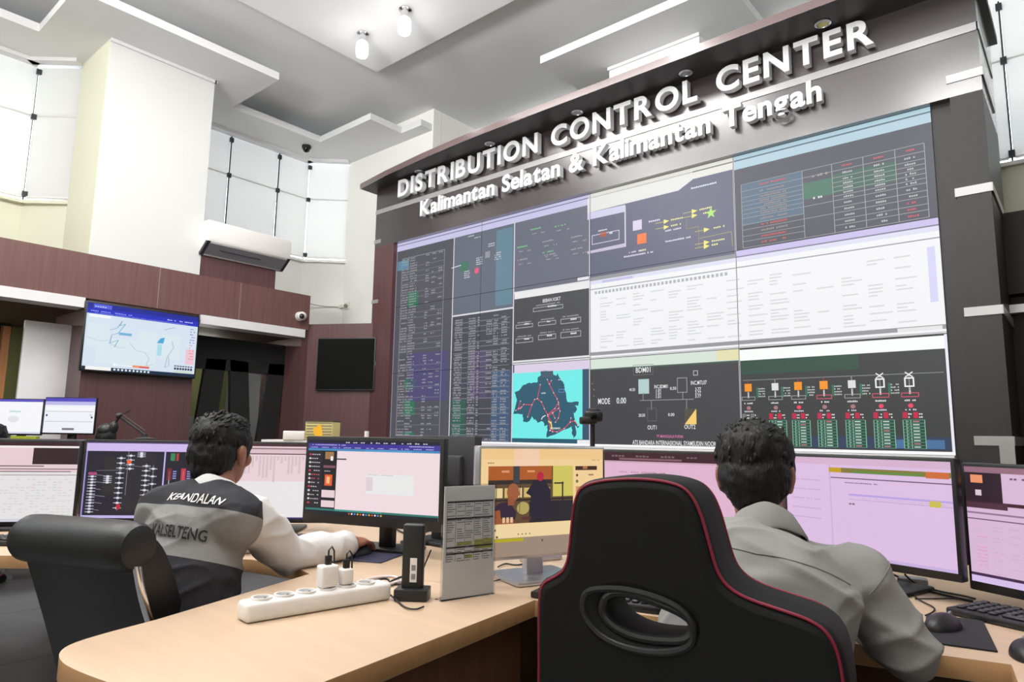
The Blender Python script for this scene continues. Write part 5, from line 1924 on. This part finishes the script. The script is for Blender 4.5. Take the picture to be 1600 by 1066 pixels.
person(dict(seed=9, label='person at the far left edge, only dark hair showing above a monitor', base=(-3.72, 4.91), theta=R_(-5), hair=1.02, tufts=200,
            shirt=mat('dark_grey_shirt_cloth', (70, 70, 76), .8), wrinkle=.005,
            joints=dict(head=(-3.710, 4.950, 1.085), neck=(-3.690, 4.900, .94), pelvis=(-3.700, 4.770, .50), shL=(-3.860, 4.910, .87), shR=(-3.520, 4.880, .87), elL=(-3.910, 4.960, .76), wrL=(-3.790, 5.060, .785),
                        elR=(-3.470, 4.960, .76), wrR=(-3.570, 5.060, .785), knL=(-3.99, 5.16, .50), knR=(-3.83, 5.18, .50), anL=(-4.02, 5.28, .075), anR=(-3.88, 5.30, .075)),
            hands=dict(L=dict(d=(.2, .9, -.05), n=(0, 0, -1), s=(1, 0, 0), curl=.4), R=dict(d=(-.2, .9, -.05), n=(0, 0, -1), s=(-1, 0, 0), curl=.4))))

# ================================================================== chairs
def curve_fill(outlines, extrude, bevel):
    cu = bpy.data.curves.new('fill', 'CURVE')
    cu.dimensions = '2D'; cu.fill_mode = 'BOTH'
    cu.extrude = extrude; cu.bevel_depth = bevel; cu.bevel_resolution = 3; cu.offset = -bevel
    for ol in outlines:
        sp = cu.splines.new('POLY'); sp.points.add(len(ol) - 1); sp.use_cyclic_u = True
        for p, q in zip(sp.points, ol):
            p.co = (q[0], q[1], 0, 1)
    me = eval_mesh(bpy.data.objects.new('fill', cu))
    bpy.data.curves.remove(cu)
    v = [p.co.copy() for p in me.vertices]; f = [list(p.vertices) for p in me.polygons]
    bpy.data.meshes.remove(me)
    return v, f


GC = W(.278, 1.186)
gch = thing('gaming_chair', 'black racing style gaming chair with red piping and an oval opening in its back', 'chair', (GC.x, GC.y, 0), YAW - R_(30))
out = [(-.272, .45), (-.272, .60), (-.268, .74), (-.268, .86), (-.262, .902), (-.232, .918), (-.212, .932), (-.203, .962), (-.197, 1.015), (-.190, 1.06), (-.176, 1.086), (-.135, 1.099), (-.058, 1.106), (.008, 1.100), (.033, 1.083),
       (.049, 1.05), (.061, 1.002), (.072, .959), (.089, .936), (.119, .922), (.168, .912), (.216, .902), (.243, .884), (.256, .845), (.262, .74), (.262, .60), (.262, .45)]
hole = [(-.05 + (a_ + .05) * 1.22, .868 + (b_ - .868) * 1.25) for a_, b_ in [(-.118, .878), (-.105, .894), (-.075, .897), (-.045, .892), (-.002, .881), (.016, .868), (.012, .852), (-.005, .843), (-.061, .838), (-.098, .846), (-.117, .861)]]
outc = chaikin([Vector((a, b)) for a, b in out], 2); holec = chaikin([Vector((a, b)) for a, b in hole], 2)
TH = .135


def lean(p):
    """wings wrap forward a little and the back leans with height"""
    x, y, z = p
    y += -0.10 * (z - .93) * .35
    return Vector((x, y, z))


v, f = curve_fill([outc, holec], TH / 2 - .02, .02)
mb = MB(); mb.add([lean((p.x, -p.z + TH / 2, p.y)) for p in v], f)
mb.build('backrest', FABRIC, gch, angle=60)
for y in (.004, TH - .004):
    mb = MB(); pts = [lean((p.x * .965 - .0, y, (p.y - .9) * .985 + .898)) for p in outc]
    i0 = [i for i, p in enumerate(outc)]
    mb.tube(pts + [pts[0]], .0027, 8, cap=False)
    mb.build('piping', RED, gch)
rim = chaikin([Vector((a, b)) for a, b in ((-.168, .892), (-.143, .906), (-.072, .911), (.006, .895), (.03, .866), (.026, .83), (-.039, .810), (-.119, .815), (-.168, .848))], 2)
mb = MB(); pts = [lean((p.x, .003, p.y)) for p in rim]; mb.tube(pts + [pts[0]], .007, 8, cap=False)
pts = [lean((p.x, .006, p.y)) for p in holec]; mb.tube(pts + [pts[0]], .008, 8, cap=False)
mb.build('opening_rim', BLACKP, gch)
mb = MB(); mb.rbox(-.26, .26, .09, .60, .40, .50, .035, 3); mb.build('seat', FABRIC, gch)
for s in (-1, 1):
    mb = MB(); mb.rbox(s * .285 - .035, s * .285 + .035, .2, .44, .60, .635, .012, 3); mb.rbox(s * .285 - .02, s * .285 + .02, .28, .34, .40, .61, .006, 2); mb.build('armrest', BLACKP, gch)
mb = MB(); mb.tube([(0, .33, .40), (0, .33, .14)], [.035, .03], 16); mb.build('gas_lift', DARKP, gch)
for k in range(5):
    a = R_(90 + 72 * k)
    mb = MB(); d = Vector((math.cos(a), math.sin(a), 0)); c0_ = Vector((0, .33, 0))
    mb.tube([c0_ + Vector((0, 0, .12)), c0_ + d * .3 + Vector((0, 0, .085))], [.028, .018], 10)
    leg = mb.build('base_leg', BLACKP, gch)
    mb = MB(); M = Matrix.Translation(c0_ + d * .29 + Vector((0, 0, .03))) @ Matrix.Rotation(a, 4, 'Z') @ Matrix.Rotation(R_(90), 4, 'X')
    mb.lathe([(.012, -.025), (.029, -.022), (.029, .022), (.012, .025)], 18, 0, M); mb.build('caster', BLACKP, leg)

LC = W(-1.062, 1.742)


def rec(o):
    for v_ in o.data.vertices:
        v_.co.y += (.9 - v_.co.z) * .33
    return o


lch = thing('office_chair', 'dark leather office chair with a rolled top behind the vested man', 'chair', (LC.x, LC.y, 0), YAW - R_(20))
wv = .186
mb = MB()
prof = chaikin([Vector(q) for q in ((.02, .36), (.0, .42), (.0, .60), (-.012, .80), (-.02, .90), (.05, .925), (.09, .86), (.105, .70), (.115, .50), (.11, .36))], 2)
n = len(prof)
M4 = Matrix(((0, 0, 1, 0), (1, 0, 0, 0), (0, 1, 0, 0), (0, 0, 0, 1)))
mb.prism([(p.x, p.y) for p in prof], -wv, wv, 0, M4)
rec(mb.build('backrest', LEATHER, lch, bevel=.012, angle=50))
mb = MB(); rr = [.030, .050, .058, .060, .060, .060, .058, .050, .030]
xs = [-wv - .012, -wv - .006, -wv + .01, -wv + .05, 0, wv - .05, wv - .01, wv + .006, wv + .012]
mb.tube([(x, .004 + .0, .895) for x in xs], rr, 28); mb.build('headrest_roll', LEATHER, lch)
mb = MB(); mb.tube(chaikin([Vector(q) for q in ((wv + .004, -.012, .85), (wv + .014, -.022, .78), (wv + .018, -.016, .70), (wv + .016, .0, .60), (wv + .012, .02, .48), (wv + .01, .06, .40))], 2, False), .011, 10)
sr = rec(mb.build('side_rail', CHROME, lch)); sr['label'] = 'polished curved rail down the chair side'
mb = MB(); mb.tube([(-wv + .02, -.003, .545), (wv - .02, -.003, .545)], .004, 8); rec(mb.build('seam', BLACKP, lch))
mb = MB(); mb.rbox(-.22, .22, .20, .66, .38, .49, .035, 3); mb.build('seat', LEATHER, lch)
for s in (-1, 1):
    mb = MB(); mb.tube(chaikin([Vector(q) for q in ((s * .21, .22, .56), (s * .235, .30, .63), (s * .235, .46, .635), (s * .23, .52, .56), (s * .21, .50, .42))], 2, False), .016, 12); mb.build('armrest', CHROME, lch)
mb = MB(); mb.tube([(0, .40, .39), (0, .40, .12)], [.034, .03], 16); mb.build('gas_lift', CHROME, lch)
for k in range(5):
    a = R_(54 + 72 * k); d = Vector((math.cos(a), math.sin(a), 0)); c0_ = Vector((0, .40, 0))
    mb = MB(); mb.tube([c0_ + Vector((0, 0, .12)), c0_ + d * .28 + Vector((0, 0, .08))], [.026, .016], 10); leg = mb.build('base_leg', CHROME, lch)
    mb = MB(); M = Matrix.Translation(c0_ + d * .27 + Vector((0, 0, .03))) @ Matrix.Rotation(a, 4, 'Z') @ Matrix.Rotation(R_(90), 4, 'X')
    mb.lathe([(.012, -.025), (.029, -.022), (.029, .022), (.012, .025)], 18, 0, M); mb.build('caster', BLACKP, leg)

# far chair back and lamp arm behind the left monitors
p = at_v(166, 676, 3.95)
fch = thing('office_chair', 'black chair with a domed headrest behind the dark diagram screen', 'chair', (p.x, p.y, 0), YAW)
mb = MB(); mb.ell((0, 0, 1.13), (.055, .05, .075)); mb.ell((0, -.005, 1.165), (.045, .045, .045)); mb.build('headrest', LEATHER, fch)
mb = MB(); mb.rbox(-.21, .21, -.04, .05, .52, 1.09, .03, 3); mb.build('backrest', LEATHER, fch)
mb = MB(); mb.rbox(-.23, .23, .0, .46, .40, .49, .03, 3); mb.build('seat', LEATHER, fch)
mb = MB(); mb.tube([(0, .24, .41), (0, .24, .1)], .03, 14); mb.build('gas_lift', DARKP, fch)
for k in range(5):
    a = R_(90 + 72 * k); d = Vector((math.cos(a), math.sin(a), 0)); c0_ = Vector((0, .24, 0))
    mb = MB(); mb.tube([c0_ + Vector((0, 0, .1)), c0_ + d * .28 + Vector((0, 0, .05))], [.026, .016], 10); leg = mb.build('base_leg', BLACKP, fch)
    mb = MB(); mb.ell(c0_ + d * .28 + Vector((0, 0, .028)), (.027, .027, .028)); mb.build('caster', BLACKP, leg)
hz = 1.1185
p0 = at_v(226, 686, 3.62); p0.z = hz
lm = thing('microphone_arm', 'thin black folding microphone arm standing on the low dark cabinet', 'microphone arm', (p0.x, p0.y, hz))
mb = MB(); mb.lathe([(.05, 0), (.05, .012), (.012, .02), (.012, .035)], 18); mb.build('base', DARKP, lm)
e1 = at_v(186, 650, 3.62); e2 = at_v(178, 668, 3.62); e0 = Vector((p0.x, p0.y, hz + .03))
mb = MB(); mb.tube([e0, e1], .006, 8); mb.tube([e0 + Vector((0, 0, .02)), e1 + Vector((0, 0, .018))], .003, 6); mb.build('arm', BLACKP, lm, world=True)
mb = MB(); mb.tube([e1, at_v(204, 641, 3.62)], .003, 6); mb.tube([e1, e2], .006, 8); mb.ell(e1, (.016, .016, .016)); mb.build('joint_arm', BLACKP, lm, world=True)
mb = MB(); mb.ell(e2, (.022, .022, .032)); mb.build('microphone_head', BLACKP, lm, world=True)
p = at_v(34, 684, 3.6); p.z = hz
mb = MB(); a = at_v(16, 684, 3.62); b = at_v(56, 684, 3.62)
d = (b - a); d.z = 0; d.normalize(); nn = Vector((-d.y, d.x, 0)) * .03
mb.prism([a[:2], b[:2], (b + nn)[:2], (a + nn)[:2]], hz, hz + .014)
rigid('ruler', mb, mat('lime_plastic', (160, 172, 40), .45), 'lime yellow ruler lying on the low dark cabinet at far left', 'ruler', Vector((a.x, a.y, hz)))

# tissue box with a yellow leaf on the white cabinet
p = at_v(504, 683, 3.56)
tb = thing('tissue_box', 'striped cardboard box with a yellow butterfly picture on the white cabinet', 'box', (p.x, p.y, 1.1355), YAW - R_(4))
w2 = .072
mb = MB(); mb.rbox(-w2, w2, -.06, .06, 0, .098, .004, 2)
for k in range(6):
    mb.box(-w2 + .006, w2 - .006, -.0606, -.0600, .012 + k * .0145, .016 + k * .0145, 1)
mb.build('carton', [mat('ochre_card', (196, 180, 120), .7), mat('grey_stripe_ink', (96, 98, 92), .7)], tb)
mb = MB()
yb = -.0612
mb.add([(-.005, yb, .012), (.02, yb, .02), (.018, yb, .05), (.008, yb, .085), (-.012, yb, .07), (-.03, yb, .058), (-.024, yb, .03)], [list(range(7))])
mb.build('picture', mat('yellow_ink', (236, 178, 34), .6), tb, smooth=False)
mb = MB(); mb.box(-w2 - .001, w2 + .001, -.061, .061, .092, .1); mb.build('lid', mat('dark_card', (70, 66, 52), .7), tb)
pw_ = at_v(463, 689, 3.55)
mb = MB(); mb.rbox(-.055, .055, -.05, .05, 0, .045, .004, 2, 0, Matrix.Translation((pw_.x, pw_.y, 1.1355)) @ Matrix.Rotation(YAW, 4, 'Z'))
rigid('white_box', mb, WHITEP, 'small plain white box left of the striped box', 'box', Vector((pw_.x, pw_.y, 1.1355)))
pw_ = at_v(572, 680, 3.55)
mb = MB(); Mx = Matrix.Translation((pw_.x, pw_.y, 1.1355)) @ Matrix.Rotation(YAW, 4, 'Z'); mb.rbox(-.13, .1, -.03, .03, 0, .018, .003, 2, 0, Mx); mb.box(-.002, .008, -.03, .03, .018, .05, 0, Mx)
rigid('document_tray', mb, WHITEP, 'flat white tray with an upright tab right of the striped box', 'tray', Vector((pw_.x, pw_.y, 1.1355)))

# ================================================================== on the desk in front
def loc_frame(u, v, ang, z=DESK):
    p = W(u, v, z)
    return Matrix.Translation(p) @ Matrix.Rotation(YAW - ang, 4, 'Z'), p


# power strip
A = at_z(384, 977, DESK); B = at_z(612, 938, DESK)
d = (B - A); ang = math.atan2(d.y, d.x); Ls = d.length
st = thing('power_strip', 'white multi socket power strip lying on the rounded desk end', 'power strip', (A.x, A.y, DESK + .0005), ang)
mb = MB(); mb.rbox(0, Ls, 0, .062, 0, .043, .010, 3); mb.build('body', WHITEP, st)
sp = (Ls - .05) / 6
for k in range(6):
    mb = MB(); M = Matrix.Translation((.045 + sp * k, .031, .0432))
    mb.lathe([(.0235, 0), (.0235, .005), (.0195, .005), (.0185, -.004 + .0045)], 22, 0, M)
    mb.lathe([(.018, .0006), (.018, .0012)], 20, 1, M)
    for s in (-1, 1):
        mb.lathe([(.003, .0013), (.003, .0022)], 8, 2, M @ Matrix.Translation((s * .0085, 0, 0)))
    mb.build('socket', [WHITEP, GREYP, DARKP], st)
RT = Matrix.Translation((A.x, A.y, DESK)) @ Matrix.Rotation(ang, 4, 'Z')


def charger(lab, x, w, h, dth):
    o = RT @ Vector((x, .031, .0495))
    t = thing('charger', lab, 'charger', tuple(o), ang, 'phone chargers')
    mb = MB(); mb.rbox(-w / 2, w / 2, -dth / 2, dth / 2, 0, h, .005, 3); mb.build('housing', WHITEP, t)
    mb = MB(); mb.rbox(-.008, .008, -.005, .005, h, h + .022, .002, 2); mb.tube([(0, 0, h + .02), (0, 0, h + .034), (.008, 0, h + .042), (.018, .006, h + .03), (.024, .014, h - .01), (.03, .03, -.02), (.05, .06, -.046)], .0022, 8)
    mb.build('plug_and_lead', RUBBER, t)


charger('large square white charger standing on the power strip', .045 + sp * 3 + .0, .044, .052, .036)
charger('small white charger standing right of the large one on the power strip', .045 + sp * 4 - .004, .030, .038, .030)

# router
M, p = loc_frame(-.247, 1.835, R_(4))
rt_ = thing('router', 'black upright wireless router on a stand beside the power strip', 'router', tuple(p), YAW - R_(4))
mb = MB(); mb.rbox(-.028, .028, -.012, .012, .02, .19, .006, 3); mb.build('body', BLACKP, rt_)
mb = MB(); mb.rbox(-.043, .043, -.03, .032, 0.0005, .03, .004, 2); mb.build('stand', BLACKP, rt_)
mb = MB(); mb.rbox(-.006, .012, -.0132, -.0118, .045, .105, .0004, 1); mb.build('label_sticker', WHITEP, rt_, smooth=False)
mb = MB()
for k in range(2):
    mb.box(-.002, .009, -.0137, -.0132, .052 + k * .022, .066 + k * .022)
mb.build('label_code', GREYP, rt_, smooth=False)

# paper in a clear stand
PA = at_z(690, 940, DESK); PB = at_z(770, 928, DESK)
d = PB - PA; ang = math.atan2(d.y, d.x); wP = d.length
ph_ = thing('paper_holder', 'clear upright stand holding a printed table in front of the orange monitor', 'document stand', (PA.x, PA.y, DESK + .0005), ang)
hP = at_v(693, 761, uv_of(PA)[1]).z - DESK
mb = MB(); mb.box(0, wP, -.0012, .0012, .003, hP); 
cp = Canvas(); cp.rect(0, 0, 1, 1, (212, 212, 214))
mb.build('sheet', PAPER, ph_, smooth=False)
gq = MB()
def pr(x0, y0, x1, y1, mi):
    gq.box(x0 * wP, x1 * wP, -.0019, -.0012, y0 * hP, y1 * hP, mi)
for y in (.85, .70, .445, .39):
    pr(.05, y, .97, y + .016, 0)
for k in range(26):
    y = .33 + k * .02
    for x in (.06, .25, .42, .60, .78):
        if random.random() < .8:
            pr(x, y, x + random.uniform(.08, .15), y + .007, 1)
for x in (.05, .22, .4, .58, .76, .95):
    pr(x, .33, x + .006, .86, 1)
for (x0, y0, x1, y1) in ((.25, .465, .55, .5), (.6, .425, .97, .51), (.4, .35, .56, .38)):
    gq.box(x0 * wP, x1 * wP, -.0015, -.0011, y0 * hP, y1 * hP, 2)
gq.build('printed_table', [mat('dark_ink', (70, 70, 74), .7), mat('grey_ink', (140, 140, 146), .7), mat('lime_marker', (186, 190, 90), .7)], ph_, smooth=False)
mb = MB(); mb.box(-.004, wP + .004, -.0045, -.003, 0, hP + .004); mb.box(-.004, wP + .004, .002, .0035, 0, hP + .004); mb.box(-.004, wP + .004, -.0045, .03, 0, .003)
ac_ = bpy.data.materials.new('clear_acrylic'); ac_.use_nodes = True
_b = ac_.node_tree.nodes['Principled BSDF']; _b.inputs['Transmission Weight'].default_value = 1; _b.inputs['Roughness'].default_value = .02; _b.inputs['IOR'].default_value = 1.04
mb.build('acrylic_stand', ac_, ph_, smooth=False)


def cable(lab, pts, r=.003, m=RUBBER, group='desk cables', it=2):
    P3 = chaikin([Vector(q) for q in pts], it, False)
    mb = MB(); mb.tube(P3, r, 8)
    return rigid('cable', mb, m, lab, 'cable', P3[0], group)


def dk(x, y, up=.004):
    p = at_z(x, y, DESK + up); return p


cw = mat('white_cable', (214, 206, 206), .5)
cable('white coiled cable behind the power strip', [dk(565, 906), dk(560, 914), dk(572, 922), dk(600, 918), dk(625, 908), dk(618, 900), dk(585, 902), dk(562, 910, .01), dk(570, 918, .012), dk(605, 914, .01), dk(632, 906)], .0035, cw)
cable('white loop of cable between the chargers and the router', [dk(548, 915), dk(556, 925), dk(580, 924), dk(596, 917, .008), dk(575, 911, .008), dk(552, 916, .008)], .0035, cw)
cable('black lead tangled left of the router', [dk(560, 916, .012), dk(585, 908, .014), dk(604, 903, .012), dk(612, 912), dk(632, 914), dk(642, 905), dk(630, 900, .01), dk(612, 908, .01)], .003)
cable('thin black lead leaving the power strip end and curving on the desk', [RT @ Vector((Ls - .004, .03, .02)), dk(620, 938), dk(632, 950), dk(650, 953), dk(662, 948)], .0022)
cable('black lead dropping behind the router', [W(-.205, 1.86, DESK + .12), W(-.23, 1.875, DESK + .06), W(-.24, 1.89, DESK + .01), W(-.27, 1.93, DESK + .004)], .002)
cable('black cable behind the browser monitor toward the paper stand', [dk(617, 826, .008), dk(632, 834), dk(650, 838), dk(672, 828, .006), dk(690, 836)], .0035)
cable('thin black lead crossing under the orange monitor', [dk(772, 908), dk(790, 904), dk(812, 899), dk(830, 903), dk(838, 912)], .0022)
cable('black lead by the silver monitor stand', [dk(778, 886, .006), dk(790, 880), dk(806, 884), dk(826, 880)], .0025)

# phone / adapter and mouse area of the vested man
M, p = loc_frame(-.49, 2.435, R_(16))
mb = MB(); mb.rbox(-.09, .10, -.09, .085, 0.0005, .004, .0018, 1, 0, M)
rigid('mouse_mat', mb, mat('navy_mat_cloth', (44, 42, 66), .8), 'dark navy mouse mat under the vested man\'s hand', 'mouse mat', p)


def mouse(lab, u, v, ang, z, m=BLACKP):
    M, p = loc_frame(u, v, ang, z)
    t = thing('mouse', lab, 'computer mouse', tuple(p), YAW - ang, 'computer mice')
    mb = MB(); mb.ell((0, 0, .0), (.031, .056, .034), None, 0, 24, 16)
    for q in mb.v:
        q.z = max(q.z, 0.0005)
    mb.build('body', m, t)
    mb = MB(); mb.lathe([(.006, -.003), (.0075, 0), (.006, .003)], 14, 0, Matrix.Translation((0, .032, .027)) @ Matrix.Rotation(R_(90), 4, 'Y')); mb.build('scroll_wheel', GREYP, t)
    return t


mouse('black mouse under the vested man\'s right hand', -.518, 2.468, R_(18), DESK + .0042)
M, p = loc_frame(-.352, 2.72, R_(50))
mb = MB(); mb.rbox(-.035, .035, -.06, .06, .0005, .018, .006, 2, 0, M)
rigid('power_adapter', mb, BLACKP, 'small black adapter behind the router under the browser monitor\'s right end', 'adapter', p)


def keyboard(lab, u, v, ang, w=.44, dth=.14):
    M, p = loc_frame(u, v, ang)
    t = thing('keyboard', lab, 'keyboard', tuple(p), YAW - ang, 'black keyboards')
    mb = MB(); mb.rbox(-w / 2, w / 2, -dth / 2, dth / 2, .0008, .018, .005, 2); mb.build('case', BLACKP, t)
    kb = MB()
    cols = 18
    for r in range(5):
        for c in range(cols):
            x = -w / 2 + .012 + (w - .024) * (c + .5) / cols; y = -dth / 2 + .014 + (dth - .03) * (r + .5) / 5
            if r == 0 and 4 <= c <= 8:
                if c == 6:
                    kb.rbox(x - .052, x + .052, y - .0085, y + .0085, .018, .024, .002, 1)
                continue
            kb.rbox(x - .0085, x + .0085, y - .0085, y + .0085, .018, .024, .002, 1)
    o = kb.build('keys', DARKP, t); o['kind'] = 'stuff'
    return t


keyboard('black keyboard in front of the vested man, left of his hand', -.94, 2.78, R_(12))
keyboard('black keyboard cut by the right picture edge', 1.262, 1.60, R_(62), .46, .16)
keyboard('black keyboard at the far left below the pink sheet monitor', -1.98, 2.62, R_(4))
keyboard('black keyboard half hidden behind the gaming chair\'s left wing', .285, 1.83, R_(27))

M, p = loc_frame(1.03, 1.62, R_(30))
mb = MB()
PT = [at_z(1448, 962, DESK + .0005), at_z(1536, 972, DESK + .0005), at_z(1559, 1020, DESK + .0005), at_z(1440, 1004, DESK + .0005)]
mb.prism([q[:2] for q in reversed(PT)], DESK + .0005, DESK + .004)
rigid('mouse_mat', mb, mat('black_mat_cloth', (30, 30, 32), .8), 'black mouse mat right of the grey shirted man\'s elbow', 'mouse mat', PT[3])
q = uv_of(at_z(1474, 985, DESK)); mouse('black mouse on the black mat by the grey shirted man', q[0], q[1], R_(60), DESK + .0042)
q = uv_of(at_z(1606, 1028, DESK)); mouse('black mouse at the right picture edge below the keyboard', q[0], q[1], R_(30), DESK + .0008)
cable('black cable from the lilac monitor base curling on the desk', [dk(1392, 896, .03), dk(1412, 906, .01), dk(1432, 916), dk(1460, 926), dk(1492, 934), dk(1520, 940)], .0032)
cable('second black cable running from the monitor to the keyboard', [dk(1414, 898, .04), dk(1424, 908, .015), dk(1436, 915), dk(1470, 925), dk(1505, 931), dk(1524, 936)], .0028)
cable('thin black lead looping above the black mouse mat', [dk(1438, 918), dk(1426, 930), dk(1440, 940), dk(1462, 950), dk(1458, 957), dk(1446, 962)], .002)
cable('thin black lead along the desk between cables and keyboard', [dk(1430, 936), dk(1460, 936), dk(1492, 935), dk(1518, 938)], .002)
p = at_z(1432, 914, DESK)
mb = MB(); M2 = Matrix.Translation(p) @ Matrix.Rotation(YAW - .5, 4, 'Z'); mb.rbox(-.05, .03, -.02, .025, .0005, .02, .006, 2, 0, M2)
rigid('cable_hub', mb, GREYP, 'small grey hub where the cables meet under the lilac monitor', 'hub', p)

# small things beside the silver stand
p = dk(845, 876, 0)
M, _ = loc_frame(*uv_of(p), R_(62))
t = thing('stapler', 'black and silver stapler left of the gaming chair', 'stapler', tuple(p), YAW - R_(62))
mb = MB(); mb.rbox(-.02, .02, -.075, .075, .0005, .016, .004, 2); mb.build('base', SILVER, t)
mb = MB(); mb.rbox(-.017, .017, -.075, .07, .0, .02, .007, 2, 0, Matrix.Translation((0, 0, .024)) @ Matrix.Rotation(R_(5), 4, 'X')); mb.build('arm', BLACKP, t)

# webcam on a slim pole behind the orange monitor
pb_ = at_v(926, 870, 2.42)
wc = thing('webcam_stand', 'black webcam on a slim pole rising behind the orange monitor', 'webcam', (pb_.x, pb_.y, DESK + .0005), YAW)
zt = at_v(926, 660, 2.42).z - DESK
mb = MB(); mb.lathe([(.06, 0), (.06, .008), (.012, .016), (.010, .02)], 24); mb.build('base', BLACKP, wc)
mb = MB(); mb.tube([(0, 0, .015), (0, 0, zt)], .0085, 12); mb.build('pole', BLACKP, wc)
mb = MB(); mb.rbox(-.028, .034, -.025, .03, zt, zt + .04, .01, 3); mb.rbox(-.045, .012, -.03, .02, zt - .008, zt + .018, .006, 2); mb.rbox(-.02, .028, -.02, .02, zt + .03, zt + .048, .008, 2)
mb.build('camera_head', BLACKP, wc)
mb = MB(); mb.lathe([(.012, 0), (.012, .006), (.008, .007)], 16, 0, Matrix.Translation((0, -.025, zt + .02)) @ Matrix.Rotation(R_(90), 4, 'X')); mb.build('lens', mat('lens_glass', (8, 8, 10), .08), wc)
